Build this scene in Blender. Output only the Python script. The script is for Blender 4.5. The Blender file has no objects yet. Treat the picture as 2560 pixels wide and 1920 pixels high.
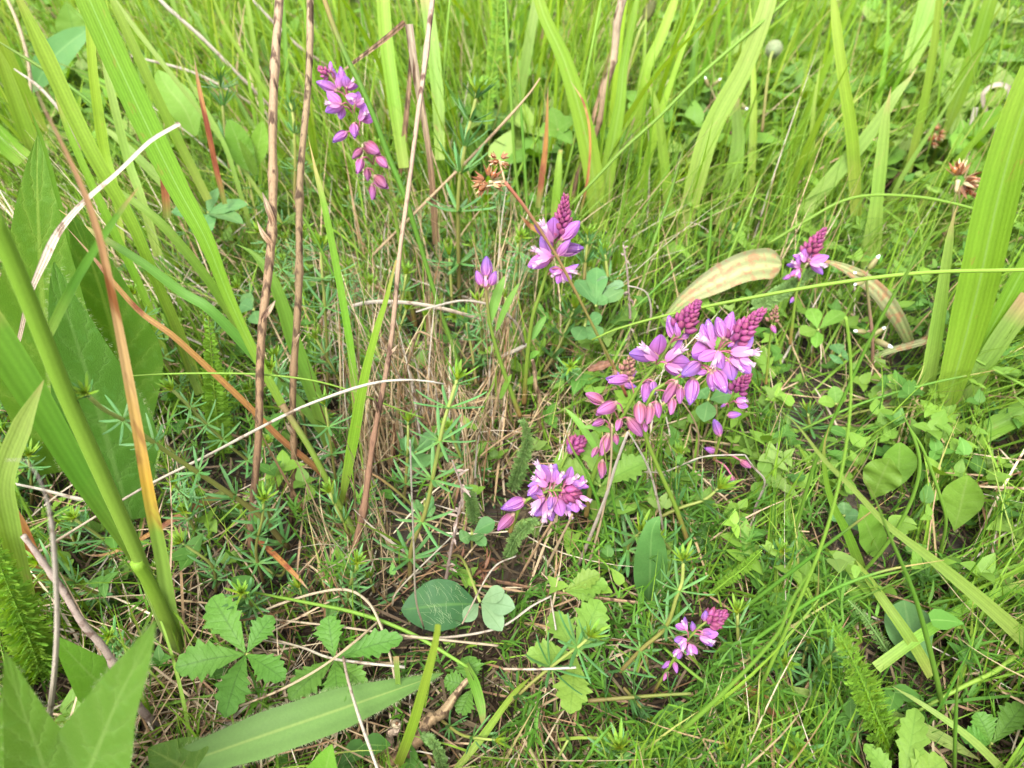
import bpy, math, random
import numpy as np
from mathutils import Vector, Matrix

random.seed(11)
rng = np.random.default_rng(11)
scene = bpy.context.scene
COL = scene.collection

# ------------------------------------------------------------------ camera
CAM_H = 0.28
PITCH = 42.0
FPX = 1847.0
cam_data = bpy.data.cameras.new("camera")
cam_data.sensor_width = 36.0
cam_data.lens = 36.0 * FPX / 2560.0
cam_data.clip_start = 0.005
cam_data.clip_end = 60.0
cam_data.dof.use_dof = True
cam_data.dof.focus_distance = 0.275
cam_data.dof.aperture_fstop = 15.0
cam = bpy.data.objects.new("camera", cam_data)
cam.location = (0, 0, CAM_H)
cam.rotation_euler = (math.radians(90 - PITCH), 0, 0)
COL.objects.link(cam)
scene.camera = cam

# ------------------------------------------------------------------ overcast sky and soft sun
SUN_EL, SUN_AZ = 58.0, 200.0
world = bpy.data.worlds.new("World")
scene.world = world
world.use_nodes = True
wn, wl = world.node_tree.nodes, world.node_tree.links
wn.clear()
sky = wn.new("ShaderNodeTexSky")
sky.sky_type = 'NISHITA'
sky.sun_disc = False
sky.sun_elevation = math.radians(SUN_EL)
sky.sun_rotation = math.radians(SUN_AZ)
sky.air_density = 1.5
sky.dust_density = 4.0
hsv = wn.new("ShaderNodeHueSaturation")
hsv.inputs["Saturation"].default_value = 0.10
bg = wn.new("ShaderNodeBackground")
bg.inputs["Strength"].default_value = 0.15
wo = wn.new("ShaderNodeOutputWorld")
wl.new(sky.outputs[0], hsv.inputs["Color"])
wl.new(hsv.outputs[0], bg.inputs["Color"])
wl.new(bg.outputs[0], wo.inputs["Surface"])
sun_data = bpy.data.lights.new("sun", 'SUN')
sun_data.energy = 1.5
sun_data.angle = math.radians(25)
sun_data.color = (1.0, 0.96, 0.88)
sun = bpy.data.objects.new("sun", sun_data)
az, el = math.radians(SUN_AZ), math.radians(SUN_EL)
to_sun = Vector((math.sin(az) * math.cos(el), math.cos(az) * math.cos(el), math.sin(el)))
sun.rotation_euler = to_sun.to_track_quat('Z', 'Y').to_euler()
sun.location = (0, 0, 3)
COL.objects.link(sun)
scene.view_settings.view_transform = 'Standard'
scene.view_settings.look = 'None'
scene.view_settings.gamma = 1.0
scene.view_settings.use_curve_mapping = False
scene.view_settings.exposure = 2.68
scene.render.engine = 'CYCLES'
scene.cycles.max_bounces = 8
scene.cycles.diffuse_bounces = 5
scene.cycles.transmission_bounces = 6

# ------------------------------------------------------------------ geometry of the view: where a thing seen there stands
_cp, _sp = math.cos(math.radians(PITCH)), math.sin(math.radians(PITCH))
FW = np.array((0, _cp, -_sp)); UP = np.array((0, _sp, _cp)); RT = np.array((1.0, 0, 0))
CAM = np.array((0, 0, CAM_H))

def ray(x, y):
    return FW + RT * ((x - 1280) / FPX) + UP * ((960 - y) / FPX)

def at_h(x, y, h):                       # point of the sight line at height h (metres)
    d = ray(x, y)
    return CAM + d * ((CAM_H - h) / -d[2])

def at_d(x, y, s):
    return CAM + ray(x, y) * s

def depth(p):
    return float(np.dot(np.asarray(p) - CAM, FW))

def project(P):
    P = np.asarray(P) - CAM
    s = np.maximum(P @ FW, 1e-4)
    return 1280 + (P @ RT) / s * FPX, 960 - (P @ UP) / s * FPX, P @ FW

def up(bh, lean, pts):                   # an upright run: base first, leaning away by `lean` cm towards the tip
    b = at_h(pts[0][0], pts[0][1], bh / 100)
    out, n = [b], len(pts) - 1
    y0 = pts[0][1]; span = max(1.0, max(abs(p[1] - y0) for p in pts))
    for k, (x, y) in enumerate(pts[1:], 1):
        Y = b[1] + lean / 100 * (k / n)
        d = ray(x, y)
        out.append(CAM + d * (Y / d[1]))
    return out

def lay(pts):                            # a lying run: (x, y, height in cm)
    return [at_h(x, y, h / 100) for x, y, h in pts]

def smooth(pts, n):
    P = np.array(pts, float)
    if len(P) == 2:
        t = np.linspace(0, 1, n)[:, None]
        return P[0] * (1 - t) + P[1] * t
    d = np.r_[0, np.cumsum(np.maximum(np.linalg.norm(np.diff(P, axis=0), axis=1), 1e-6))]
    Q = np.vstack([2 * P[0] - P[1], P, 2 * P[-1] - P[-2]])
    s = np.linspace(0, d[-1], n)
    out = np.empty((n, P.shape[1]))
    for i, v in enumerate(s):
        k = min(np.searchsorted(d, v, side='right') - 1, len(P) - 2)
        k = max(k, 0)
        t = (v - d[k]) / (d[k + 1] - d[k])
        a, b, c, e = Q[k], Q[k + 1], Q[k + 2], Q[k + 3]
        out[i] = 0.5 * (2 * b + (c - a) * t + (2 * a - 5 * b + 4 * c - e) * t * t + (3 * b - a - 3 * c + e) * t ** 3)
    return out

def unit(v):
    v = np.asarray(v, float)
    return v / (np.linalg.norm(v, axis=-1, keepdims=True) + 1e-12)

# ------------------------------------------------------------------ mesh builder
class MB:
    def __init__(self):
        self.v, self.q, self.t, self.a, self.n = [], [], [], [], 0

    def add(self, V, quads=None, tris=None, attr=None):
        V = np.asarray(V, float).reshape(-1, 3)
        if attr is None:
            attr = np.zeros((len(V), 3))
        if quads is not None and len(quads): self.q.append(np.asarray(quads, int) + self.n)
        if tris is not None and len(tris): self.t.append(np.asarray(tris, int) + self.n)
        self.v.append(V); self.a.append(np.asarray(attr, float)); self.n += len(V)

    def mesh(self, name, mat, origin=(0, 0, 0)):
        V = (np.concatenate(self.v) - np.asarray(origin, float)).astype(np.float32)
        A = np.concatenate(self.a).astype(np.float32)
        Q = np.concatenate(self.q) if self.q else np.zeros((0, 4), int)
        T = np.concatenate(self.t) if self.t else np.zeros((0, 3), int)
        me = bpy.data.meshes.new(name)
        me.vertices.add(len(V)); me.vertices.foreach_set("co", V.ravel())
        nl = len(Q) * 4 + len(T) * 3
        me.loops.add(nl)
        me.loops.foreach_set("vertex_index", np.concatenate([Q.ravel(), T.ravel()]).astype(np.int32))
        me.polygons.add(len(Q) + len(T))
        st = np.concatenate([np.arange(len(Q)) * 4, len(Q) * 4 + np.arange(len(T)) * 3]).astype(np.int32)
        me.polygons.foreach_set("loop_start", st)
        me.polygons.foreach_set("use_smooth", np.ones(len(st), bool))
        at = me.attributes.new("lf", 'FLOAT_VECTOR', 'POINT')
        at.data.foreach_set("vector", A.ravel())
        me.update(calc_edges=True)
        me.materials.append(mat)
        return me

    def build(self, name, mat, parent=None, origin=None):
        if origin is None:
            origin = self.v[0][0] if parent is None else parent.matrix_basis.translation
        o = bpy.data.objects.new(name, self.mesh(name, mat, origin))
        COL.objects.link(o)
        if parent is not None: o.parent = parent
        else: o.location = origin
        return o

def tag(o, label, cat, group=None, kind=None):
    o["label"] = label; o["category"] = cat
    if group: o["group"] = group
    if kind: o["kind"] = kind
    return o

def root(name, loc, label, cat, group=None):
    o = bpy.data.objects.new(name, None)
    o.empty_display_size = 0.01
    o.location = loc
    COL.objects.link(o)
    return tag(o, label, cat, group)

def grid_quads(nr, nc, wrap=False):
    i = np.arange(nr - 1)[:, None]; m = nc if wrap else nc - 1
    j = np.arange(m)[None, :]; k = (j + 1) % nc
    return np.stack([i * nc + j, i * nc + k, (i + 1) * nc + k, (i + 1) * nc + j], -1).reshape(-1, 4)

def frames(P, face=0.7, roll=0.0):
    """side and normal of a leaf that runs along P; face 1 looks at the observer's side, 0 at the sky"""
    T = unit(np.gradient(P, axis=0))
    N = unit(face * unit(CAM - P) + (1 - face) * np.array((0, 0, 1.0)))
    N = N - T * np.sum(N * T, 1, keepdims=True)
    bad = np.linalg.norm(N, axis=1) < 0.15
    if bad.any(): N[bad] += np.cross(T[bad], RT)
    N = unit(N); S = np.cross(T, N)
    if np.any(roll):
        r = np.radians(roll) * np.ones(len(P)); c, s = np.cos(r)[:, None], np.sin(r)[:, None]
        S, N = S * c + N * s, N * c - S * s
    return T, S, N

def sheet(mb, P, W, cols=3, face=0.7, roll=0.0, fold=0.25, teeth=0, tooth=0.16, wave=0.0, rnd=None, curl=0.0):
    """a thin leaf along P, half-widths W in metres; fold lifts the margins, teeth cut them, wave ripples them"""
    n = len(P); T, S, N = frames(P, face, roll)
    u = np.linspace(-1, 1, cols); v = np.linspace(0, 1, n)
    r = random.random() if rnd is None else rnd
    V = np.empty((n, cols, 3)); A = np.empty((n, cols, 3))
    ph = random.random() * 6
    for j, uu in enumerate(u):
        w = W.copy(); fwd = 0
        if teeth and abs(uu) > 0.99:
            saw = (v * teeth) % 1.0
            f_ = (v * teeth + .35) % 1.0
            saw = np.where(v > .38, np.where(f_ < .82, f_ / .82, (1 - f_) / .18), .5)
            w = W * (1 - tooth + tooth * 1.9 * saw)
        off = fold * W * abs(uu) ** 1.3 - curl * W * uu * uu
        rip = wave * W * np.sin(v * 19 + ph + uu * 1.3) * abs(uu)
        V[:, j] = P + S * (uu * w)[:, None] + N * (off + rip)[:, None]
        A[:, j] = np.stack([np.full(n, uu), v, np.full(n, r)], -1)
    mb.add(V, quads=grid_quads(n, cols), attr=A.reshape(-1, 3))

def tube(mb, P, R, sides=6, rnd=None, lump=0.0):
    n = len(P); R = np.ones(n) * R
    T = unit(np.gradient(P, axis=0))
    ref = np.array((0.31, 0.2, 0.93)) if abs(T[0][2]) < 0.9 else np.array((1.0, 0.1, 0))
    S = unit(np.cross(T, ref)); B = np.cross(T, S)
    a = np.arange(sides) * 2 * math.pi / sides
    r = random.random() if rnd is None else rnd
    if lump: R = R * (1 + lump * rng.normal(size=n))
    V = P[:, None] + R[:, None, None] * (np.cos(a)[None, :, None] * S[:, None] + np.sin(a)[None, :, None] * B[:, None])
    A = np.empty((n, sides, 3)); A[..., 0] = np.cos(a)[None]; A[..., 1] = np.linspace(0, 1, n)[:, None]; A[..., 2] = r
    V = V.reshape(-1, 3); A = A.reshape(-1, 3)
    V = np.vstack([V, P[0], P[-1]]); A = np.vstack([A, (0, 0, r), (0, 1, r)])
    q = grid_quads(n, sides, True); k = n * sides
    j = np.arange(sides); j2 = (j + 1) % sides
    tr = np.vstack([np.stack([np.full(sides, k), j2, j], -1), np.stack([np.full(sides, k + 1), (n - 1) * sides + j, (n - 1) * sides + j2], -1)])
    mb.add(V, quads=q, tris=tr, attr=A)

SHAPES = {
    'lance': lambda t: np.clip(t, 0, 1) ** 0.55 * (1 - t) ** 0.75 * 1.72,
    'dock': lambda t: (0.35 + 0.65 * np.minimum(1, t / 0.35)) * np.minimum(1, ((1 - t) / 0.55)) ** 0.8,
    'ovate': lambda t: np.sin(math.pi * np.clip(t, 0, 1) ** 0.72) ** 0.85,
    'ellip': lambda t: np.sin(math.pi * t) ** 0.7,
    'obov': lambda t: np.sin(math.pi * np.clip(t, 0, 1) ** 1.45) ** 0.8,
    'strap': lambda t: (0.55 + 0.45 * np.minimum(1, t / 0.4)) * np.minimum(1, (1 - t) / 0.35) ** 0.7,
    'blunt': lambda t: (0.4 + 0.6 * np.minimum(1, t / 0.5)) * np.minimum(1, (1 - t) / 0.10) ** 0.5,
    'cunei': lambda t: (0.05 + 0.95 * np.minimum(1, t / 0.6) ** 1.05) * np.clip((1 - t) / 0.38, 0, 1).clip(0, 1) ** 0.5,
    'blade': lambda t: np.minimum(1, (1 - t) / 0.75) ** 0.8,
}

def px2m(P, wpx):
    return np.asarray(wpx) * np.maximum((P - CAM) @ FW, 0.02) / FPX

# ------------------------------------------------------------------ materials
def nd(nt, t, **kw):
    n = nt.nodes.new(t)
    for k, v in kw.items(): setattr(n, k, v)
    return n

def math_(nt, op, a, b=None, clamp=False):
    n = nd(nt, "ShaderNodeMath", operation=op, use_clamp=clamp)
    for i, x in enumerate((a, b)):
        if x is None: continue
        if isinstance(x, (int, float)): n.inputs[i].default_value = x
        else: nt.links.new(x, n.inputs[i])
    return n.outputs[0]

def ramp(nt, fac, stops, interp='LINEAR'):
    n = nd(nt, "ShaderNodeValToRGB"); cr = n.color_ramp; cr.interpolation = interp
    while len(cr.elements) > 1: cr.elements.remove(cr.elements[-1])
    for i, (p, c) in enumerate(stops):
        e = cr.elements[0] if i == 0 else cr.elements.new(p)
        e.position = p; e.color = (*c, 1)
    nt.links.new(fac, n.inputs[0])
    return n.outputs[0]

def mixc(nt, fac, a, b, mode='MIX'):
    n = nd(nt, "ShaderNodeMix", data_type='RGBA', blend_type=mode)
    for i, x in ((0, fac), (6, a), (7, b)):
        if isinstance(x, (int, float)): n.inputs[i].default_value = x
        elif isinstance(x, tuple): n.inputs[i].default_value = (*x, 1)
        else: nt.links.new(x, n.inputs[i])
    return n.outputs[2]

TONE = 0.55      # leaves and straw in the sun-free meadow reflect little; the exposure follows the photograph
def leaf_mat(name, stops, by='v', veins=0, vein_amt=0.18, midrib=None, lateral=0, trans=0.38, rough=0.55, spec=0.14,
             lat_amt=0.4, blotch=None, blotch_at=0.62, blotch_scale=160.0, jit=0.25, hue=0.02, bump=0.3, dry=None, grain=0.18, stretch=1.0):
    m = bpy.data.materials.new(name); m.use_nodes = True
    dim = lambda c: None if c is None else tuple(x * TONE for x in c)
    stops = [(p, dim(c)) for p, c in stops]; blotch, dry, midrib = dim(blotch), dim(dry), dim(midrib)
    nt = m.node_tree; nt.nodes.clear(); L = nt.links
    at = nd(nt, "ShaderNodeAttribute", attribute_name="lf")
    sep = nd(nt, "ShaderNodeSeparateXYZ"); L.new(at.outputs["Vector"], sep.inputs[0])
    u, v, r = sep.outputs
    oi = nd(nt, "ShaderNodeObjectInfo")
    rr = math_(nt, 'FRACT', math_(nt, 'ADD', r, oi.outputs["Random"]))
    tc = nd(nt, "ShaderNodeTexCoord")
    noi = nd(nt, "ShaderNodeTexNoise"); noi.inputs["Scale"].default_value = blotch_scale; noi.inputs["Detail"].default_value = 4
    mp = nd(nt, "ShaderNodeMapping"); mp.inputs["Scale"].default_value = (1, 1, stretch)
    L.new(tc.outputs["Object"], mp.inputs[0]); L.new(mp.outputs[0], noi.inputs["Vector"])
    fine = nd(nt, "ShaderNodeTexNoise"); fine.inputs["Scale"].default_value = blotch_scale * 7; fine.inputs["Detail"].default_value = 2
    L.new(mp.outputs[0], fine.inputs["Vector"])
    if by == 'v':
        f = math_(nt, 'ADD', v, math_(nt, 'MULTIPLY', math_(nt, 'SUBTRACT', noi.outputs[0], 0.5), 0.25), True)
        c = ramp(nt, f, stops)
    else:
        c = ramp(nt, rr if by == 'rr' else r, stops)
    if dry is not None:            # tips fade to a dry colour
        f = math_(nt, 'MULTIPLY', math_(nt, 'SUBTRACT', math_(nt, 'ADD', v, math_(nt, 'MULTIPLY', rr, 0.22)), 1.0), 7.0, True)
        c = mixc(nt, f, c, dry)
    if blotch is not None:
        f = math_(nt, 'MULTIPLY', math_(nt, 'SUBTRACT', noi.outputs[0], blotch_at), 9.0, True)
        c = mixc(nt, f, c, blotch)
    h = None
    if veins:
        uq = math_(nt, 'ADD', u, math_(nt, 'MULTIPLY', math_(nt, 'SUBTRACT', noi.outputs[0], 0.5), 0.10))
        s = math_(nt, 'ADD', math_(nt, 'MULTIPLY', math_(nt, 'SINE', math_(nt, 'MULTIPLY', uq, float(veins))), 0.6),
                  math_(nt, 'MULTIPLY', math_(nt, 'SINE', math_(nt, 'ADD', math_(nt, 'MULTIPLY', uq, veins * 0.37), 1.1)), 0.6))
        h = s
        k = math_(nt, 'ADD', 1.0, math_(nt, 'MULTIPLY', s, vein_amt))
        cm = nd(nt, "ShaderNodeCombineColor"); [L.new(k, cm.inputs[i]) for i in range(3)]
        c = mixc(nt, 1.0, c, cm.outputs[0], 'MULTIPLY')
    if lateral:
        au = math_(nt, 'ABSOLUTE', u)
        w = math_(nt, 'ADD', math_(nt, 'MULTIPLY', v, float(lateral)), math_(nt, 'MULTIPLY', au, -0.16 * lateral))
        w = math_(nt, 'ADD', w, math_(nt, 'MULTIPLY', noi.outputs[0], 0.9))
        s = math_(nt, 'POWER', math_(nt, 'ABSOLUTE', math_(nt, 'SINE', math_(nt, 'MULTIPLY', w, math.pi))), 0.35)
        h = s if h is None else math_(nt, 'ADD', h, s)
        c = mixc(nt, math_(nt, 'MULTIPLY', math_(nt, 'SUBTRACT', 1.0, s), lat_amt), c, midrib or (0.14, 0.2, 0.07))
    if midrib is not None:
        f = math_(nt, 'MULTIPLY', math_(nt, 'SUBTRACT', 0.09, math_(nt, 'ABSOLUTE', u)), 16.0, True)
        c = mixc(nt, math_(nt, 'MULTIPLY', f, 0.8), c, midrib)
    k = math_(nt, 'ADD', 1.0 - grain / 2, math_(nt, 'MULTIPLY', fine.outputs[0], grain))
    hs = nd(nt, "ShaderNodeHueSaturation")
    L.new(c, hs.inputs["Color"])
    L.new(math_(nt, 'ADD', 0.5 - hue / 2, math_(nt, 'MULTIPLY', rr, hue)), hs.inputs["Hue"])
    rv = math_(nt, 'FRACT', math_(nt, 'MULTIPLY', rr, 7.31))
    L.new(math_(nt, 'MULTIPLY', k, math_(nt, 'ADD', 1 - jit / 2, math_(nt, 'MULTIPLY', rv, jit))), hs.inputs["Value"])
    c = hs.outputs[0]
    bs = nd(nt, "ShaderNodeBsdfPrincipled")
    L.new(c, bs.inputs["Base Color"]); bs.inputs["Roughness"].default_value = rough
    bs.inputs["Specular IOR Level"].default_value = spec
    bp = nd(nt, "ShaderNodeBump"); bp.inputs["Strength"].default_value = bump; bp.inputs["Distance"].default_value = 0.0002
    hh = fine.outputs[0] if h is None else math_(nt, 'ADD', h, fine.outputs[0])
    L.new(hh, bp.inputs["Height"]); L.new(bp.outputs[0], bs.inputs["Normal"])
    out = nd(nt, "ShaderNodeOutputMaterial")
    if trans > 0:
        tr = nd(nt, "ShaderNodeBsdfTranslucent")
        tcol = nd(nt, "ShaderNodeHueSaturation"); tcol.inputs["Saturation"].default_value = 1.2; tcol.inputs["Value"].default_value = 1.35
        tcol.inputs["Hue"].default_value = 0.492
        L.new(c, tcol.inputs["Color"]); L.new(tcol.outputs[0], tr.inputs["Color"])
        mx = nd(nt, "ShaderNodeMixShader"); mx.inputs[0].default_value = trans
        L.new(bs.outputs[0], mx.inputs[1]); L.new(tr.outputs[0], mx.inputs[2]); L.new(mx.outputs[0], out.inputs[0])
    else:
        L.new(bs.outputs[0], out.inputs[0])
    return m

M = {}
BR1, BR2 = (0.20, 0.31, 0.042), (0.150, 0.285, 0.026)
M['bright'] = leaf_mat("bright grass", [(0, (0.23, 0.31, 0.056)), (0.35, BR2), (1, BR1)], veins=15, vein_amt=0.12, jit=0.4, hue=0.035, bump=0.15, trans=.42, dry=(0.36, 0.26, 0.11), blotch=(0.27, 0.23, 0.07), blotch_at=0.68, grain=.3)
M['mid'] = leaf_mat("mid grass", [(0, (0.15, 0.23, 0.04)), (0.4, (0.085, 0.2, 0.024)), (1, (0.11, 0.22, 0.028))], veins=14, vein_amt=0.10, jit=0.3, dry=(0.34, 0.24, 0.1), bump=0.15)
M['broad'] = leaf_mat("broad blade", [(0, (0.22, 0.33, 0.048)), (0.4, (0.165, 0.3, 0.028)), (0.75, (0.15, 0.285, 0.028)), (1, (0.185, 0.3, 0.036))], veins=30, vein_amt=0.10, jit=0.2, hue=.03, midrib=(.21,.34,.08), blotch=(0.24, 0.2, 0.05), blotch_at=0.66, blotch_scale=300, stretch=.3, bump=0.25, trans=.4, grain=.3)
M['pale'] = leaf_mat("pale blade", [(0, (0.230, 0.313, 0.066)), (0.5, (0.184, 0.304, 0.055)), (1, (0.221, 0.304, 0.074))], veins=20, vein_amt=0.12, jit=0.25, bump=0.2, trans=.4, blotch=(0.304, 0.230, 0.092), blotch_at=0.66, grain=.3, stretch=.4, dry=(0.368, 0.258, 0.129))
M['rush'] = leaf_mat("rush stem", [(0, (0.11, 0.2, 0.024)), (0.6, (0.075, 0.18, 0.016)), (1, (0.1, 0.17, 0.024))], trans=0.12, jit=0.3, dry=(0.3, 0.2, 0.08))
M['rushlight'] = leaf_mat("yellow green rush stem", [(0, (0.12, 0.21, 0.024)), (1, (0.15, 0.27, 0.032))], trans=0.15, jit=0.2, blotch=(0.2,0.2,0.05), blotch_at=.68)
M['culm'] = leaf_mat("grass culm", [(0, (0.216, 0.288, 0.094)), (0.35, (0.171, 0.279, 0.036)), (1, (0.144, 0.279, 0.022))], veins=9, vein_amt=0.08, trans=0.2, jit=0.1)
M['straw'] = leaf_mat("straw", [(0, (0.246, 0.148, 0.074)), (0.3, (0.328, 0.238, 0.131)), (0.65, (0.369, 0.295, 0.189)), (1, (0.279, 0.221, 0.156))], by='rr', veins=7, vein_amt=.2, trans=0.12, jit=0.3, blotch=(0.131, 0.082, 0.045), blotch_at=0.58, rough=0.65, blotch_scale=260, grain=.4, bump=.6)
M['white'] = leaf_mat("bleached blade", [(0, (0.252, 0.192, 0.126)), (0.45, (0.340, 0.296, 0.229)), (1, (0.370, 0.333, 0.274))], veins=9, vein_amt=.22, trans=0.12, jit=0.25, blotch=(0.163, 0.118, 0.081), blotch_at=0.57, blotch_scale=260, rough=0.65, grain=.4, bump=.6)
M['stalk'] = leaf_mat("brown dead stalk", [(0, (0.11, 0.06, 0.03)), (0.3, (0.18, 0.11, 0.06)), (0.75, (0.23, 0.16, 0.09)), (1, (0.28, 0.20, 0.13))], veins=5, vein_amt=0.30, trans=0.0, jit=0.15, blotch=(0.06, 0.035, 0.02), blotch_at=0.50, blotch_scale=420, rough=0.7, grain=0.8, bump=1.0, stretch=.13)
M['greystalk'] = leaf_mat("grey brown dead stalk", [(0, (0.170, 0.102, 0.055)), (0.35, (0.187, 0.111, 0.064)), (0.6, (0.289, 0.212, 0.136)), (1, (0.323, 0.255, 0.187))], veins=6, vein_amt=0.28, trans=0.0, jit=0.15, blotch=(0.085, 0.047, 0.030), blotch_at=0.54, blotch_scale=330, rough=0.7, grain=0.7, bump=1.0, stretch=.13)
M['orange'] = leaf_mat("orange dying blade", [(0, (0.128, 0.165, 0.030)), (0.25, (0.224, 0.090, 0.034)), (0.55, (0.284, 0.142, 0.037)), (0.85, (0.284, 0.165, 0.060)), (1, (0.269, 0.209, 0.134))], veins=8, vein_amt=.2, trans=0.25, jit=0.3, blotch=(0.165, 0.053, 0.022), blotch_at=0.55, stretch=.13, grain=.4)
M['turning'] = leaf_mat("half dead blade", [(0, (0.167, 0.273, 0.056)), (0.33, (0.167, 0.264, 0.042)), (0.46, (0.422, 0.255, 0.044)), (0.66, (0.387, 0.255, 0.114)), (0.85, (0.334, 0.194, 0.097)), (1, (0.246, 0.176, 0.132))], veins=7, vein_amt=.14, trans=0.25, jit=0.05, blotch=(0.176, 0.070, 0.026), blotch_at=0.55, stretch=.13)
M['dockleaf'] = leaf_mat("broad herb leaf", [(0, (0.080, 0.180, 0.018)), (1, (0.074, 0.172, 0.017))], lateral=9, lat_amt=.6, midrib=(0.168, 0.272, 0.051), trans=0.42, jit=0.15, grain=0.45, bump=1.0, blotch=(.085,.19,.026), blotch_at=.52, blotch_scale=300)
M['plantain'] = leaf_mat("plantain leaf", [(0, (0.111, 0.204, 0.048)), (1, (0.093, 0.187, 0.041))], veins=8, vein_amt=0.10, midrib=(0.204, 0.289, 0.075), trans=0.25, jit=0.1, grain=0.3, blotch=(0.170, 0.170, 0.076), blotch_at=0.74)
M['deadleaf'] = leaf_mat("dying plantain leaf", [(0, (0.156, 0.203, 0.062)), (0.4, (0.226, 0.234, 0.109)), (1, (0.203, 0.226, 0.094))], veins=9, vein_amt=0.36, trans=0.18, jit=0.1, blotch=(0.265, 0.156, 0.078), blotch_at=0.50, blotch_scale=260, grain=.6, bump=1.0)
M['roundleaf'] = leaf_mat("oval leaf", [(0, (0.03, 0.085, 0.026)), (1, (0.036, 0.1, 0.03))], lateral=4, lat_amt=.2, midrib=(0.07, 0.15, 0.036), trans=0.2, jit=0.1, grain=0.3)
M['herb'] = leaf_mat("fresh herb leaf", [(0, (0.125, 0.255, 0.032)), (1, (0.14, 0.28, 0.036))], lateral=7, lat_amt=.35, midrib=(0.18, 0.3, 0.064), trans=0.38, jit=0.3, grain=0.35, bump=.6)
M['trefoil'] = leaf_mat("blue green trefoil", [(0, (0.075, 0.18, 0.05)), (1, (0.09, 0.205, 0.06))], midrib=(0.13, 0.25, 0.08), trans=0.3, jit=0.25, grain=0.3, blotch=(.1,.21,.06), blotch_at=.55)
M['glaucous'] = leaf_mat("pale trefoil", [(0, (0.128, 0.216, 0.098)), (1, (0.135, 0.232, 0.113))], midrib=(0.098, 0.180, 0.075), trans=0.25, jit=0.15, grain=.25)
M['cinq'] = leaf_mat("cinquefoil", [(0, (0.085, 0.195, 0.0256)), (1, (0.075, 0.18, 0.024))], lateral=7, lat_amt=.3, midrib=(0.05, 0.12, 0.016), trans=0.25, jit=0.15, grain=0.35, bump=0.8)
M['cinqlight'] = leaf_mat("young cinquefoil", [(0, (0.145, 0.246, 0.037)), (1, (0.132, 0.238, 0.034))], lateral=7, lat_amt=.28, midrib=(0.102, 0.196, 0.027), trans=0.32, jit=0.2, grain=0.3, bump=0.6, blotch=(0.221, 0.204, 0.051), blotch_at=0.72)
M['yarrow'] = leaf_mat("feathery leaf", [(0, (0.14, 0.29, 0.032)), (1, (0.2, 0.36, 0.04))], by='r', trans=0.42, jit=0.4)
M['yarrowpale'] = leaf_mat("silvery feathery leaf", [(0, (0.13, 0.24, 0.06)), (1, (0.19, 0.31, 0.096))], by='r', trans=0.3, jit=0.3)
M['bed'] = leaf_mat("bedstraw needle", [(0, (0.13, 0.27, 0.045)), (0.35, (0.072, 0.19, 0.045)), (1, (0.09, 0.22, 0.065))], midrib=(0.14, 0.28, 0.09), trans=0.18, jit=0.35, rough=0.45, spec=.25)
M['bedtip'] = leaf_mat("young bedstraw needle", [(0, (0.3, 0.36, 0.024)), (0.4, (0.2, 0.33, 0.024)), (1, (0.13, 0.27, 0.036))], trans=0.35, jit=0.25)
M['bedstem'] = leaf_mat("bedstraw stem", [(0, (0.15, 0.11, 0.04)), (0.6, (0.17, 0.19, 0.04)), (1, (0.24, 0.29, 0.072))], trans=0.1, jit=0.2)
M['milkstem'] = leaf_mat("milkwort stem", [(0, (0.2, 0.12, 0.04)), (0.2, (0.12, 0.2, 0.024)), (0.8, (0.12, 0.19, 0.028)), (1, (0.22, 0.15, 0.07))], trans=0.1, jit=0.1)
M['milkleaf'] = leaf_mat("milkwort leaf", [(0, (0.1, 0.22, 0.032)), (1, (0.12, 0.24, 0.032))], midrib=(0.13, 0.26, 0.048), trans=0.3, jit=0.2)
M['wing'] = leaf_mat("lilac wing", [(0, (0.475, 0.167, 0.378)), (0.35, (0.410, 0.151, 0.421)), (1, (0.292, 0.135, 0.475))], veins=9, vein_amt=0.13, midrib=(0.130, 0.027, 0.162), trans=0.35, jit=0.4, hue=0.06, rough=0.6, spec=.1, grain=0.35, bump=0.4, blotch=(.30,.10,.27), blotch_at=.58, blotch_scale=420)
M['wingold'] = leaf_mat("pink closed wing", [(0, (0.26, 0.20, 0.11)), (0.25, (0.37, 0.115, 0.21)), (1, (0.33, 0.12, 0.30))], veins=9, vein_amt=0.2, midrib=(0.15, 0.03, 0.10), trans=0.3, jit=0.45, hue=0.07, rough=.6, spec=.1, grain=0.35, bump=0.4, blotch=(.27,.16,.13), blotch_at=.6, blotch_scale=420)
M['fringe'] = leaf_mat("pale fringe", [(0, (0.46, 0.16, 0.38)), (0.5, (0.52, 0.26, 0.47)), (1, (0.64, 0.44, 0.57))], trans=0.3, jit=0.1)
M['bud'] = leaf_mat("magenta bud", [(0, (0.27, 0.07, 0.16)), (0.5, (0.23, 0.042, 0.135)), (1, (0.17, 0.045, 0.085))], veins=4, vein_amt=0.14, trans=0.1, jit=0.5, hue=0.04, rough=0.42)
M['budgreen'] = leaf_mat("green pink bud", [(0, (0.19, 0.2, 0.048)), (0.55, (0.26, 0.1, 0.11)), (1, (0.2, 0.14, 0.06))], veins=4, trans=0.12, jit=0.4)
M['pedicel'] = leaf_mat("pink flower stalk", [(0, (0.24, 0.12, 0.08)), (1, (0.42, 0.1, 0.2))], trans=0.1, jit=0.2)
M['calyx'] = leaf_mat("calyx", [(0, (0.3, 0.2, 0.14)), (1, (0.42, 0.16, 0.22))], trans=0.15, jit=0.2)
M['redstem'] = leaf_mat("reddish stem", [(0, (0.24, 0.06, 0.04)), (0.3, (0.12, 0.14, 0.03)), (0.6, (0.19, 0.13, 0.045)), (0.85, (0.20, 0.11, 0.055)), (1, (0.26, 0.08, 0.05))], trans=0.05, jit=0.05)
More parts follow.
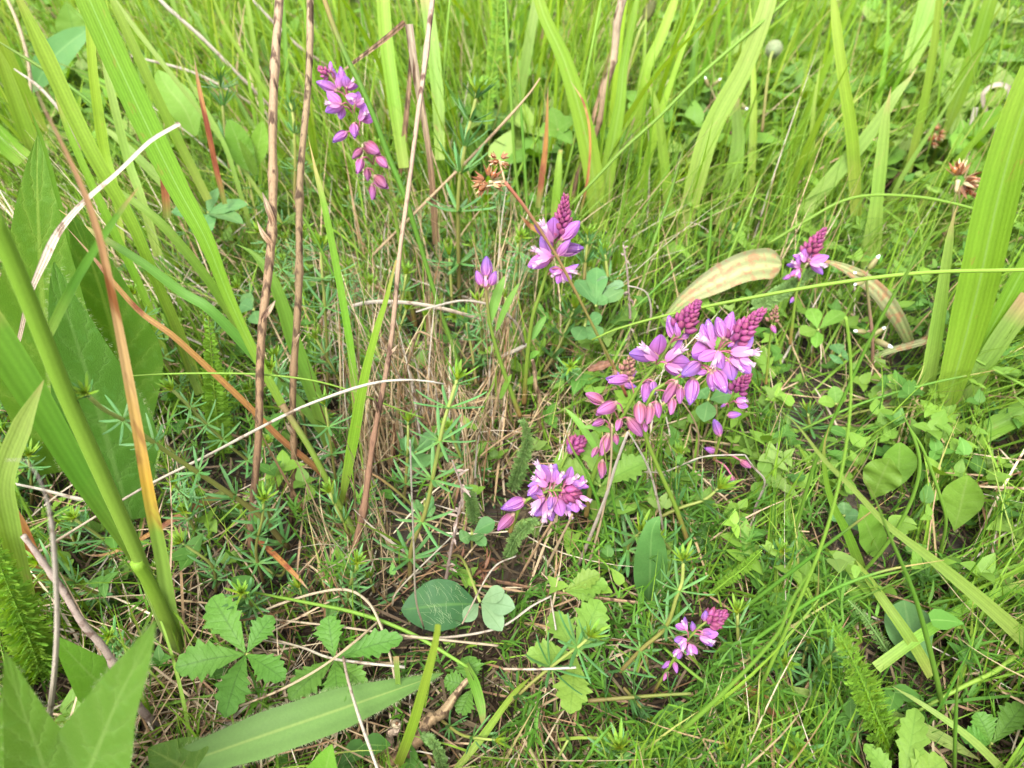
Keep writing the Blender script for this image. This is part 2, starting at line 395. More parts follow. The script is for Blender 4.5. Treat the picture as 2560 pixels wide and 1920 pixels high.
M['chaff'] = leaf_mat("brown chaff", [(0, (0.16, 0.065, 0.03)), (0.45, (0.26, 0.12, 0.055)), (0.8, (0.46, 0.33, 0.18)), (1, (0.62, 0.5, 0.32))], by='rr', trans=0.15, jit=0.3, rough=0.4)
M['capsule'] = leaf_mat("amber capsule", [(0, (0.34, 0.15, 0.03)), (1, (0.26, 0.08, 0.03))], trans=0.15, jit=0.3, rough=0.25, spec=0.4)
M['whitebud'] = leaf_mat("white petal tip", [(0, (0.55, 0.6, 0.32)), (0.35, (0.8, 0.8, 0.78)), (1, (0.85, 0.85, 0.84))], trans=0.3, jit=0.05)
M['sepal'] = leaf_mat("striped sepal", [(0, (0.15, 0.17, 0.04)), (1, (0.26, 0.21, 0.11))], veins=5, vein_amt=0.25, trans=0.2, jit=0.2)
M['darkstem'] = leaf_mat("dark wiry stem", [(0, (0.13, 0.07, 0.04)), (0.6, (0.2, 0.12, 0.08)), (1, (0.12, 0.16, 0.04))], trans=0.0, jit=0.2)
M['spike'] = leaf_mat("plantain spike", [(0, (0.09, 0.1, 0.02)), (1, (0.06, 0.06, 0.02))], trans=0.0, jit=0.6)
M['hair'] = leaf_mat("white hair", [(0, (0.35, 0.42, 0.2)), (1, (0.5, 0.55, 0.336))], trans=0.3, jit=0.1)
M['twig'] = leaf_mat("grey twig", [(0, (0.17, 0.125, 0.1)), (1, (0.24, 0.19, 0.16))], trans=0.0, jit=0.2, blotch=(0.1, 0.065, 0.05), blotch_at=0.52, blotch_scale=300, grain=0.7, bump=1.0)
M['rust'] = leaf_mat("brown shrivelled leaf", [(0, (0.1, 0.045, 0.022)), (1, (0.17, 0.085, 0.045))], veins=8, vein_amt=.3, trans=0.1, jit=0.3, grain=.6)
# masses: one mesh each, colour picked per blade
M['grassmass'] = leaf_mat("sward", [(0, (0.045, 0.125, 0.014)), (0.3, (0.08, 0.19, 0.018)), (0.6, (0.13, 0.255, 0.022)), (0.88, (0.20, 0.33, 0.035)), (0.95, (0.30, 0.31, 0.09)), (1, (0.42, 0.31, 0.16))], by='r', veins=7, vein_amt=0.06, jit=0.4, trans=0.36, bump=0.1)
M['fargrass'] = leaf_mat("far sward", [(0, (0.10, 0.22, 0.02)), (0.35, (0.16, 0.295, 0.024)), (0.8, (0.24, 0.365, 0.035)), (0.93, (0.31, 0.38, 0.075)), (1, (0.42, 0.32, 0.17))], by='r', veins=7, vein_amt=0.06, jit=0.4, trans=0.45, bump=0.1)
M['thatch'] = leaf_mat("thatch", [(0, (0.095, 0.048, 0.021)), (0.2, (0.199, 0.114, 0.053)), (0.55, (0.324, 0.228, 0.124)), (0.9, (0.438, 0.353, 0.228)), (1, (0.476, 0.419, 0.333))], by='r', trans=0.08, jit=0.45, rough=0.65, blotch=(0.095, 0.053, 0.028), blotch_at=0.56)
M['cover'] = leaf_mat("ground cover", [(0, (0.055, 0.145, 0.022)), (0.5, (0.105, 0.225, 0.03)), (0.85, (0.16, 0.29, 0.032)), (1, (0.20, 0.31, 0.07))], by='r', midrib=(0.15, 0.27, 0.06), trans=0.34, jit=0.4)

def soil_mat():
    m = bpy.data.materials.new("soil"); m.use_nodes = True
    nt = m.node_tree; b = nt.nodes["Principled BSDF"]; L = nt.links
    tc = nd(nt, "ShaderNodeTexCoord"); n = nd(nt, "ShaderNodeTexNoise")
    n.inputs["Scale"].default_value = 90; n.inputs["Detail"].default_value = 8
    L.new(tc.outputs["Object"], n.inputs["Vector"])
    c = ramp(nt, n.outputs[0], [(0.3, (0.010, 0.007, 0.004)), (0.55, (0.022, 0.015, 0.008)), (0.75, (0.05, 0.033, 0.017))])
    L.new(c, b.inputs["Base Color"]); b.inputs["Roughness"].default_value = 0.95
    bp = nd(nt, "ShaderNodeBump"); bp.inputs["Distance"].default_value = 0.004
    L.new(n.outputs[0], bp.inputs["Height"]); L.new(bp.outputs[0], b.inputs["Normal"])
    return m
M['downy'] = leaf_mat('downy herb leaf', [(0, (0.068, 0.160, 0.019)), (1, (0.080, 0.180, 0.022))], lateral=8, lat_amt=.6, midrib=(0.128, 0.232, 0.051), trans=.25, jit=.15, grain=.45, bump=1.0, blotch=(.083,.19,.03), blotch_at=.55, blotch_scale=320)
M['dim'] = leaf_mat('dull leaf', [(0, (0.06, 0.15, 0.035)), (1, (0.07, 0.17, 0.04))], lateral=5, lat_amt=.25, midrib=(.11,.22,.06), trans=.2, jit=.1, grain=.3)
M['mould'] = leaf_mat('leaf mould', [(0, (0.015, 0.010, 0.006)), (0.4, (0.042, 0.029, 0.017)), (1, (0.144, 0.108, 0.066))], by='r', trans=0.0, jit=.5, rough=.9, spec=.05)  # litter colours lowered further so gaps between plants look shaded
M['greyspike'] = leaf_mat('grey spike', [(0, (0.154, 0.196, 0.090)), (1, (0.238, 0.266, 0.151))], trans=.2)
M['soil'] = soil_mat()

# ------------------------------------------------------------------ ground
def ground_z(x, y):
    return 0.004 * np.sin(x * 23 + 1.3) * np.cos(y * 19) + 0.003 * np.sin(x * 61 + y * 47) - 0.004

gx = np.concatenate([np.linspace(-6, -0.8, 27), np.linspace(-0.78, 0.78, 105), np.linspace(0.8, 6, 27)])
gy = np.concatenate([np.linspace(-2, -0.1, 12), np.linspace(-0.08, 1.4, 100), np.linspace(1.45, 12, 40)])
X, Y = np.meshgrid(gx, gy)
mb = MB()
mb.add(np.stack([X, Y, ground_z(X, Y)], -1), quads=grid_quads(len(gy), len(gx)))
g = mb.build("ground", M['soil'], origin=(0, 0, 0))
g["kind"] = "structure"

# ------------------------------------------------------------------ builders of single things
KEEP = []       # (x, y, radius, depth): spots of picked-out plants that the sward does not grow in front of

def resample(vals, n):
    vals = np.atleast_1d(np.asarray(vals, float))
    if len(vals) == 1: return np.full(n, vals[0])
    return np.interp(np.linspace(0, 1, n), np.linspace(0, 1, len(vals)), vals)

def keep(P, r):
    for p in P[::3]:
        x, y, s = project(p)
        KEEP.append((float(x), float(y), r, float(s)))

def blade(name, label, cat, pts, w, mat, group=None, cols=None, face=0.75, roll=0.0, fold=0.3, wave=0.0, n=26, tip=True, cl=False, round_=False, lump=0.0):
    """one grass blade, leaf, straw or stalk; w = widths seen in the photograph (px), from base to tip"""
    P = smooth(pts, n)
    W = px2m(P, resample(w, n)) * 0.5
    if tip:
        t = np.linspace(0, 1, n); W = W * np.clip((1 - t) / 0.14, 0.02, 1) ** 0.8
    b = MB()
    if round_: tube(b, P, np.maximum(W, 0.00008), 7, lump=lump)
    else: sheet(b, P, W, cols or (5 if max(np.atleast_1d(w)) > 30 else 3), face, roll, fold, wave=wave)
    o = b.build(name, M[mat], origin=P[0])
    if cl: keep(P, 10)
    return tag(o, label, cat, group)

def G(label, pts, w, mat='bright', **k):
    return blade('grass_blade', label, 'grass blade', pts, w, mat, **k)

def R(label, pts, w, mat='rush', **k):
    w = np.atleast_1d(np.asarray(w, float)) * .85
    return blade('rush', label, 'rush stem', pts, w, mat, round_=True, **k)

def ST(label, pts, w, mat='straw', **k):
    k.setdefault('tip', False)
    w = np.atleast_1d(np.asarray(w, float)) * .82
    return blade('straw', label, 'straw', pts, w, mat, round_=True, lump=0.06, **k)

def leaf_on(parent, name, P, w, mat, shape='ovate', cols=7, face=0.5, roll=0.0, fold=0.2, teeth=0, tooth=0.16, wave=0.03, n=22, curl=0.0):
    """a leaf or leaflet: P its centre line, w its full width in metres"""
    t = np.linspace(0, 1, n)
    W = np.maximum(SHAPES[shape](t), 0.015) * w * 0.5
    b = MB(); sheet(b, P, W, cols, face, roll, fold, teeth, tooth, wave, curl=curl)
    return b.build(name, M[mat], parent, None if parent is not None else P[0])

def arch(a, b, n=22, sag=0.0, lift=0.12):
    a, b = np.asarray(a), np.asarray(b)
    t = np.linspace(0, 1, n)[:, None]
    L = np.linalg.norm(b - a)
    return a + (b - a) * t + np.array((0, 0, 1.0)) * (lift * L * np.sin(math.pi * t) - sag * L * t * t)

def broad_leaf(name, label, cat, pts, w, mat, shape, cols=9, face=0.6, fold=0.15, wave=0.04, n=36, roll=0.0, hairs=0, hair_len=0.0016, curl=0.0, clear=40):
    P = smooth(pts, n)
    t = np.linspace(0, 1, n)
    W = np.maximum(SHAPES[shape](t), 0.012) * px2m(P, resample(w, n)) * 0.5
    b = MB(); sheet(b, P, W, cols, face, roll, fold, wave=wave, curl=curl)
    o = b.build(name, M[mat], origin=P[0])
    keep(P, clear)
    if hairs:
        T, S, N = frames(P, face, roll); hb = MB()
        for k in range(hairs):
            i = random.randrange(1, n - 1); sd = random.choice((-1, 1))
            p = P[i] + S[i] * sd * W[i] + N[i] * fold * W[i] + T[i] * random.uniform(-.5, .5) * np.linalg.norm(P[i] - P[i - 1])
            d = unit(S[i] * sd + T[i] * random.uniform(-.3, .5) + N[i] * random.uniform(-.3, .5)) * hair_len * random.uniform(.5, 1.2)
            s = unit(np.cross(d, p - CAM)) * 0.000022
            hb.add([p - s, p + s, p + d], tris=[(0, 1, 2)], attr=[(0, 0, .5), (0, 0, .5), (0, 1, .5)])
        h = bpy.data.objects.new("leaf_hairs", hb.mesh("leaf_hairs", M['hair'], P[0])); COL.objects.link(h); h.parent = o; h["kind"] = "stuff"
    return tag(o, label, cat)

# needles of bedstraw: shared meshes, a whorl is one part
def make_whorl(n, L, w, lift, droop, mat, name, bright=False):
    b = MB()
    for k in range(n):
        a = k * 2 * math.pi / n + random.uniform(-.2, .2)
        l = L * random.uniform(.68, 1.12); t = np.linspace(0, 1, 6)
        e = lift + random.uniform(-.28, .28)
        out = l * t * math.cos(e); up_ = l * (t * math.sin(e) + droop * (t ** 3 * .9 - t * t * .55) * random.uniform(.2, 1.5))
        P = np.stack([out * math.cos(a), out * math.sin(a), up_], -1)
        s = np.array((-math.sin(a), math.cos(a), 0)) * w * 0.5
        prof = np.array((0.6, 0.9, 1, 1, 0.95, 0.3))[:, None]
        nrm = np.array((0, 0, -1.0)) * w * 0.28
        V = np.stack([P - s * prof + nrm, P, P + s * prof + nrm], 1)
        r = random.random()
        A = np.stack([np.stack([np.full(6, uu), t, np.full(6, r)], -1) for uu in (-1, 0, 1)], 1)
        b.add(V, quads=grid_quads(6, 3), attr=A.reshape(-1, 3))
    return b.mesh(name, M[mat])

WHORLS = [make_whorl(random.choice((7, 8, 8, 9)), 1.0, 0.108, 0.35 + 0.12 * i, 0.30 - 0.04 * i, 'bed', 'whorl') for i in range(5)]
SPREAD = [make_whorl(8, 1.0, 0.10, 0.12 + .06 * i, 0.12, 'bed', 'whorl') for i in range(3)]
TIPS = []
for i in range(4):
    b = MB()
    tip_me = make_whorl(9, 0.66, 0.10, 0.80, 0.10, 'bedtip', 'tip')
    TIPS.append(tip_me)
TIPS2 = [make_whorl(10, 0.36, 0.09, 1.25, 0.0, 'bedtip', 'tip') for i in range(3)]

def basis(z, spin=0.0):
    z = Vector(z).normalized()
    x = z.orthogonal().normalized(); y = z.cross(x)
    c, s = math.cos(spin), math.sin(spin)
    x2 = x * c + y * s
    return Matrix((x2, z.cross(x2), z)).transposed()

def place(name, me, parent, loc, rot, scale):
    o = bpy.data.objects.new(name, me); COL.objects.link(o)
    o.parent = parent
    o.matrix_basis = Matrix.Translation(Vector(loc)) @ rot.to_4x4() @ Matrix.Diagonal((*((scale,) * 3 if not hasattr(scale, '__len__') else scale), 1))
    return o

def bedstraw(label, pts, nodes, leafpx, group='bedstraw shoots', spread=False, stem=9, tip=True, cut=False):
    """pts: base to tip in world; nodes: how many whorls or a list of positions 0..1 along the stem"""
    P = smooth(pts, 30)
    o = root('bedstraw_shoot', P[0], label, 'wild plant', group)
    b = MB(); tube(b, P, px2m(P, np.linspace(stem, stem * .75, 30)) * .5, 6); b.build('stem', M['bedstem'], o)
    T = unit(np.gradient(P, axis=0))
    if isinstance(nodes, int): nodes = [(k + .35) / nodes for k in range(nodes)]
    for k, t in enumerate(nodes):
        i = min(29, max(0, int(t * 29)))
        L = px2m(P[i:i + 1], leafpx)[0] * (1.14 - .25 * t * (not spread)) * random.uniform(.9, 1.1)
        place('whorl', random.choice(SPREAD if spread else WHORLS), o, P[i] - P[0], basis(T[i], random.random() * 6), L)
    L = px2m(P[-1:], leafpx)[0]
    if tip:
        z = T[-1]
        place('whorl', random.choice(WHORLS[2:]), o, P[-1] - P[0] - z * L * .12, basis(z, random.random() * 6), L * .72)
        place('young_whorl', random.choice(TIPS), o, P[-1] - P[0] + z * L * .04, basis(z, random.random() * 6), L * 1.05)
        place('young_whorl', random.choice(TIPS2), o, P[-1] - P[0] + z * L * .1, basis(z, random.random() * 6), L)
    keep(P, 14)
    return o

# ------------------------------------------------------------------ milkwort
def wing_mesh(name, mat, cup, wid, n=9, c=7):
    t = np.linspace(0, 1, n); W = np.sin(math.pi * np.clip(t, .012, .985) ** .80) ** .62 * wid * .5
    u = np.linspace(-1, 1, c); V = np.empty((n, c, 3)); A = np.empty((n, c, 3))
    for j, uu in enumerate(u):
        V[:, j, 0] = uu * W * (1 - .22 * cup * abs(uu)); V[:, j, 1] = t
        V[:, j, 2] = -cup * W * uu * uu * .9 + .13 * cup * np.sin(math.pi * t)
        A[:, j] = np.stack([np.full(n, uu), t, np.full(n, .37)], -1)
    b = MB(); b.add(V, quads=grid_quads(n, c), attr=A.reshape(-1, 3)); return b.mesh(name, M[mat])

WINGS = [wing_mesh('wing', 'wing', .35, .78), wing_mesh('wing', 'wing', .45, .82), wing_mesh('wing', 'wing', .28, .72)]
CLOSED = [wing_mesh('wing', 'wing', .95, .66), wing_mesh('wing', 'wing', .85, .6)]
OLD = [wing_mesh('wing', 'wingold', .95, .68), wing_mesh('wing', 'wingold', .85, .62)]

def fringe_mesh():
    b = MB(); n = 9
    P = np.stack([np.zeros(n), np.linspace(0, .78, n), .03 * np.sin(np.linspace(0, 3, n))], -1)
    tube(b, P, .085 + .05 * np.linspace(0, 1, n), 8, rnd=.3)
    for k in range(13):                       # the comb of pale lobes at the mouth
        a = k * 2.4; sp = .24 + .42 * ((k * .618) % 1)
        d = np.array((math.cos(a) * sp, 1.0, math.sin(a) * sp)); d /= np.linalg.norm(d)
        s = unit(np.cross(d, (math.cos(a), 0.2, math.sin(a)))) * .024
        p0 = np.array((math.cos(a) * .07, .72, math.sin(a) * .07)); t = np.linspace(0, 1, 4)[:, None]
        Q = p0 + d * t * random.uniform(.24, .36)
        w = np.array((1.0, .9, 1.1, .5))[:, None]
        V = np.stack([Q - s * w, Q + s * w], 1)
        A = np.zeros((4, 2, 3)); A[..., 1] = np.linspace(.55, 1, 4)[:, None]; A[..., 2] = .3
        b.add(V, quads=grid_quads(4, 2), attr=A.reshape(-1, 3))
    for sgn in (-1, 1):                       # two upper petals
        t = np.linspace(0, 1, 6); P = np.stack([sgn * .10 * t + sgn * .05, t * .7, .14 + .06 * t], -1)
        w = np.sin(math.pi * np.clip(t, .02, .97) ** .8)[:, None] * .11 * np.array((1, 0, .3 * sgn))
        V = np.stack([P - w, P + w], 1); A = np.zeros((6, 2, 3)); A[..., 1] = t[:, None] * .45; A[..., 2] = .3
        b.add(V, quads=grid_quads(6, 2), attr=A.reshape(-1, 3))
    return b.mesh('corolla', M['fringe'])
FRINGE = [fringe_mesh() for _ in range(3)]

def bud_mesh(mat):
    n, c = 8, 8; t = np.linspace(0, 1, n); b = MB()
    Rr = .30 * np.sin(math.pi * np.clip(t, .03, .97) ** .85) ** .75
    P = np.stack([np.zeros(n), t, np.zeros(n)], -1)
    tube(b, P, Rr, c, rnd=.4); return b.mesh('bud', M[mat])
BUD, BUDG = bud_mesh('bud'), bud_mesh('budgreen')

def calyx_mesh():
    b = MB(); tube(b, np.stack([np.zeros(5), np.linspace(-.06, .2, 5), np.zeros(5)], -1), np.array((.04, .09, .1, .09, .03)), 7, rnd=.2)
    for k in range(3):
        a = k * 2.1 + .4; t = np.linspace(0, 1, 4); o_ = np.array((math.cos(a), 0, math.sin(a)))
        P = np.stack([t * 0, t * .34, t * 0], -1) + o_ * (.08 + .05 * t[:, None]); s = np.cross(o_, (0, 1, 0)) * .06
        w = np.array((1, 1, .8, .1))[:, None]
        A = np.zeros((4, 2, 3)); A[..., 1] = t[:, None]
        b.add(np.stack([P - s * w, P + s * w], 1), quads=grid_quads(4, 2), attr=A.reshape(-1, 3))
    return b.mesh('flower', M['calyx'])
CALYX = calyx_mesh()

def milkwort(label, pts, bud, flowers, leaves=(), stem=11, budmat=BUD, nbud=26, group='milkwort flower spikes', visible_stem=True):
    """pts base to tip (world). bud = (x0,y0, x1,y1, base width px): the cone of unopened buds.
    flowers = (kind, base x, base y, tip x, tip y): o open, c closed, p old pink, f only the fringe showing"""
    P = smooth(pts, 60)
    o = root('milkwort', P[0], label, 'wildflower', group)
    x, y, s = project(P)
    b = MB(); tube(b, P, px2m(P, np.linspace(stem, stem * .55, 60)) * .5, 7); b.build('stem', M['milkstem'], o)
    def near(px, py):
        i = int(np.argmin((x - px) ** 2 + (y - py) ** 2)); return i
    nbud = int(nbud * 1.4)
    if bud:
        x0, y0, x1, y1, w = bud
        d0, d1 = s[near(x0, y0)], s[near(x1, y1)]
        A, B = at_d(x0, y0, d0), at_d(x1, y1, d1)
        ax = unit(B - A); L = np.linalg.norm(B - A); wm = w / FPX * d0
        e1 = unit(np.cross(ax, (0.2, .9, .3))); e2 = np.cross(ax, e1)
        Q = np.stack([A + (B - A) * t for t in np.linspace(0, .95, 6)])
        bb = MB(); tube(bb, Q, np.linspace(wm * .13, wm * .06, 6), 6); bb.build('spike_axis', M['bud' if budmat is BUD else 'budgreen'], o)
        for k in range(nbud):
            t = (k / (nbud - 1)) ** .85
            a = k * 2.39996
            size = wm * (.32 * (1 - t) + .18)
            rad = wm * (.17 * (1 - t) + .05)
            out = e1 * math.cos(a) + e2 * math.sin(a)
            d = unit(ax * (.62 + .75 * t) + out * (.8 - .35 * t))
            p = A + ax * (L * t * .93) + out * rad
            rot = basis(d, random.random() * 6) @ Matrix.Rotation(math.radians(-90), 3, 'X').inverted()
            place('bud', budmat, o, p - P[0], Matrix((Vector(np.cross(d, out)).normalized(), Vector(d), Vector(np.cross(np.cross(d, out), d)).normalized())).transposed(), size * random.uniform(.9, 1.12))
    for kind, bx, by, tx, ty in flowers:
        i = near(bx, by)
        far = math.hypot(x[i] - bx, y[i] - by)
        dd = s[i] * (1 + random.uniform(-.022, .008))
        p = at_d(bx, by, dd)
        tilt = random.uniform(-.2, .5)
        L2 = math.hypot(tx - bx, ty - by) / FPX * dd
        ax = unit(RT * (tx - bx) - UP * (ty - by))
        ax = unit(ax * math.cos(tilt) - FW * math.sin(tilt)); L = .95 * L2 / max(.6, math.cos(tilt))
        view = unit(CAM - p); v = unit(view - ax * np.dot(view, ax))       # local Z faces the observer's side, then a random roll
        roll = random.uniform(-.9, .9) if kind in 'cp' else random.uniform(-.5, .5)
        xx = np.cross(ax, v)
        c_, s_ = math.cos(roll), math.sin(roll)
        xx, v = xx * c_ + v * s_, v * c_ - xx * s_
        rot = Matrix((Vector(xx), Vector(ax), Vector(v))).transposed()
        # stalk from the stem to the flower
        f = place('flower', CALYX, o, p - P[0], rot, L)
        if far > 8:
            j = max(0, i - 2); q0 = P[j]
            mid = (q0 + p) / 2 + np.array((0, 0, 1)) * np.linalg.norm(p - q0) * .2
            mb2 = MB(); tube(mb2, smooth([q0, mid, p], 8), px2m(np.array([p]), 4.2)[0] * .5, 5)
            mb2.build('flower_stalk', M['pedicel'], o)
        I = Matrix.Identity(3)
        if kind == 'o':
            op = random.uniform(.35, .8)
            for sgn in (-1, 1):
                r = Matrix.Rotation(sgn * -op, 3, 'Z') @ Matrix.Rotation(sgn * math.radians(random.uniform(5, 42)), 3, 'Y')
                place('wing', random.choice(WINGS), f, (sgn * .03, .02, 0), r, (random.uniform(.82, 1.08), random.uniform(.82, 1.02), random.uniform(.6, 1.6)))
            place('corolla', random.choice(FRINGE), f, (0, .03, .06), Matrix.Rotation(.25, 3, 'X'), random.uniform(.8, .95))
        elif kind == 'f':
            place('corolla', random.choice(FRINGE), f, (0, 0, .02), I, 1.0)
        else:
            src = CLOSED if kind == 'c' else OLD
            for sgn in (-1, 1):
                r = Matrix.Rotation(0 if sgn > 0 else math.pi, 3, 'Y') @ Matrix.Rotation(random.uniform(.0, .10), 3, 'X')
                place('wing', random.choice(src), f, (0, 0, .05 * sgn), r, (1, random.uniform(.94, 1.02), 1))
            if kind == 'c':
                place('corolla', random.choice(FRINGE), f, (0, .1, 0), I, .72)
        KEEP.append((bx, by, 34, float(dd) + .02))
    for (bx, by, tx, ty, w) in leaves:
        i = near(bx, by); dd = s[i]
        a, b_ = at_d(bx, by, dd), at_d(tx, ty, dd * random.uniform(.95, 1.0))
        leaf_on(o, 'leaf', arch(a, b_, 16, lift=.1), w / FPX * dd, 'milkleaf', 'lance', cols=5, face=.8, n=16)
    if bud: KEEP.append((bud[2], bud[3], 40, float(d1) + .02)); KEEP.append((bud[0], bud[1], 40, float(d1) + .02))
    keep(P, 14)
    return o

# ------------------------------------------------------------------ compound leaves
def compound(name, label, cat, centre, leaflets, mat, shape, h, base=None, teeth=0, tooth=.2, fold=.18, group=None, stalk='bedstem', curl=0.0, face=.45, lift=.06, wave=.05, stalkpx=7):
    """leaflets: (tip x, tip y, width px, tip height cm) round a centre (x, y) at h cm; base: (x, y) where the stalk meets the ground"""
    c = at_h(centre[0], centre[1], h / 100)
    o = root(name, c, label, cat, group)
    o_keep = []
    for tx, ty, w, th in leaflets:
        t = at_h(tx, ty, th / 100)
        dirn = unit(t - c); P = arch(c + dirn * .0006, t, 44 if teeth else 18, lift=lift)
        leaf_on(o, 'leaflet', P, px2m(np.array([(c + t) / 2]), w)[0], mat, shape, cols=7, face=face, roll=random.uniform(-16, 16), fold=fold + random.uniform(-.08, .16), teeth=teeth, tooth=tooth, wave=wave, n=44 if teeth else 18, curl=curl)
        o_keep += [(c + t) / 2, t]
    bp = at_h(base[0], base[1], .2 / 100) if base else np.array((c[0] + random.uniform(-.008, .008), c[1] + .004, 0.0))
    mid = (c + bp) / 2 + np.array((0, .004, .25 * (c[2] - bp[2])))
    b = MB(); tube(b, smooth([bp, mid, c], 12), px2m(np.array([c]), stalkpx)[0] * .5, 5); b.build('leaf_stalk', M[stalk], o)
    for p in o_keep:
        x, y, s = project(p); KEEP.append((float(x), float(y), 58, float(s)))
    return o

def feather(label, pts, w, mat='yarrow', pairs=30, face=.7, layers=2, group='yarrow leaves', rach=7):
    """a feathery yarrow leaf: midrib and pairs of finely cut side leaflets"""
    n = 40; P = smooth(pts, n); W = px2m(P, resample(w, n)) * .5; pairs = int(pairs * 1.35)
    o = root('yarrow_leaf', P[0], label, 'feathery leaf', group)
    b = MB(); tube(b, P, px2m(P, np.linspace(rach, rach * .4, n)) * .5, 5, rnd=.9); b.build('midrib', M[mat], o)
    T, S, N = frames(P, face)
    f = MB()
    for k in range(pairs):
        t = .06 + .93 * k / pairs; i = min(n - 1, int(t * (n - 1)))
        for sgn in (-1, 1):
            for l in range(layers):
                tw = (l - (layers - 1) / 2) * 1.0 + random.uniform(-.35, .35)
                d = unit(S[i] * sgn * math.cos(tw) + N[i] * (math.sin(tw) + .15) + T[i] * random.uniform(.45, .8))
                L = W[i] * random.uniform(.8, 1.15)
                s = unit(np.cross(d, N[i])); r = random.random()
                for (o0, ang, ln) in ((0, 0, 1), (.3, .7, .42), (.3, -.7, .42), (.55, .65, .36), (.55, -.65, .36), (.78, .5, .25)):
                    dd = unit(d * math.cos(ang) + s * math.sin(ang) + N[i] * random.uniform(-.25, .25))
                    p0 = P[i] + d * L * o0; ss = unit(np.cross(dd, N[i])) * L * .075
                    pm = p0 + dd * L * ln * .55; pe = p0 + dd * L * ln
                    f.add([p0 - ss * .5, p0 + ss * .5, pm + ss, pm - ss, pe], quads=[(0, 1, 2, 3)], tris=[(3, 2, 4)], attr=[(0, 0, r)] * 5)
    q = f.build('feather_segments', M[mat], o); q["kind"] = "stuff"
    keep(P, 50)
    return o

def chaff_head(name, label, cat, stem_pts, stem_w, clusters, stem_mat='redstem', group=None):
    """a wood-rush: stem and clusters of pointed brown bracts round amber capsules; clusters = (x, y, size px)"""
    P = smooth(stem_pts, 40)
    o = root(name, P[0], label, cat, group)
    b = MB(); tube(b, P, px2m(P, resample(stem_w, 40)) * .5, 7); b.build('stem', M[stem_mat], o)
    d0 = depth(P[-1])
    for cx, cy, size in clusters:
        c = at_d(cx, cy, d0 * random.uniform(.985, 1.0)); R_ = size / FPX * d0
        k = MB(); tube(k, smooth([P[-1], (P[-1] + c) / 2, c], 5), R_ * .09, 5); k.build('side_stalk', M['chaff'], o)
        for j in range(8):
            dirn = unit(rng.normal(size=3) + np.array((0, -.3, .35)))
            p = c + dirn * R_ * .3
            s = MB(); n = 7; t = np.linspace(0, 1, n)
            tube(s, p + dirn * (t[:, None] * R_ * .42), R_ * .15 * np.sin(math.pi * np.clip(t, .05, .96)) ** .8, 8)
            cp_ = s.build('capsule', M['capsule'], o)
            br = MB()
            for q in range(6):
                a = q * 1.05; x_ = unit(np.cross(dirn, (.3, .1, .9))); y_ = np.cross(dirn, x_)
                out = x_ * math.cos(a) + y_ * math.sin(a)
                dd = unit(dirn + out * .45); sd = unit(np.cross(dd, out)) * R_ * .075
                Q = p + out * R_ * .08 + dd * (np.linspace(0, 1, 4)[:, None] * R_ * .58)
                w = np.array((.8, 1, .6, .05))[:, None]; r = random.random()
                A = np.zeros((4, 2, 3)); A[..., 2] = r
                br.add(np.stack([Q - sd * w, Q + sd * w], 1), quads=grid_quads(4, 2), attr=A.reshape(-1, 3))
            br.build('bract', M['chaff'], o)
        KEEP.append((cx, cy, 30, d0))
    keep(P, 10)
    return o

# ------------------------------------------------------------------ masses (vectorised)
def keep_grid():
    g = np.zeros((122, 162))
    for x, y, r, d in KEEP:
        x0, x1, y0, y1 = int((x - r) // 16), int((x + r) // 16), int((y - r) // 16), int((y + r) // 16)
        x0, x1, y0, y1 = max(x0, 0), min(x1, 159), max(y0, 0), min(y1, 119)
        if x1 >= x0 and y1 >= y0:
            v = g[y0 + 1:y1 + 2, x0 + 1:x1 + 2]; np.maximum(v, d, out=v)
    return g

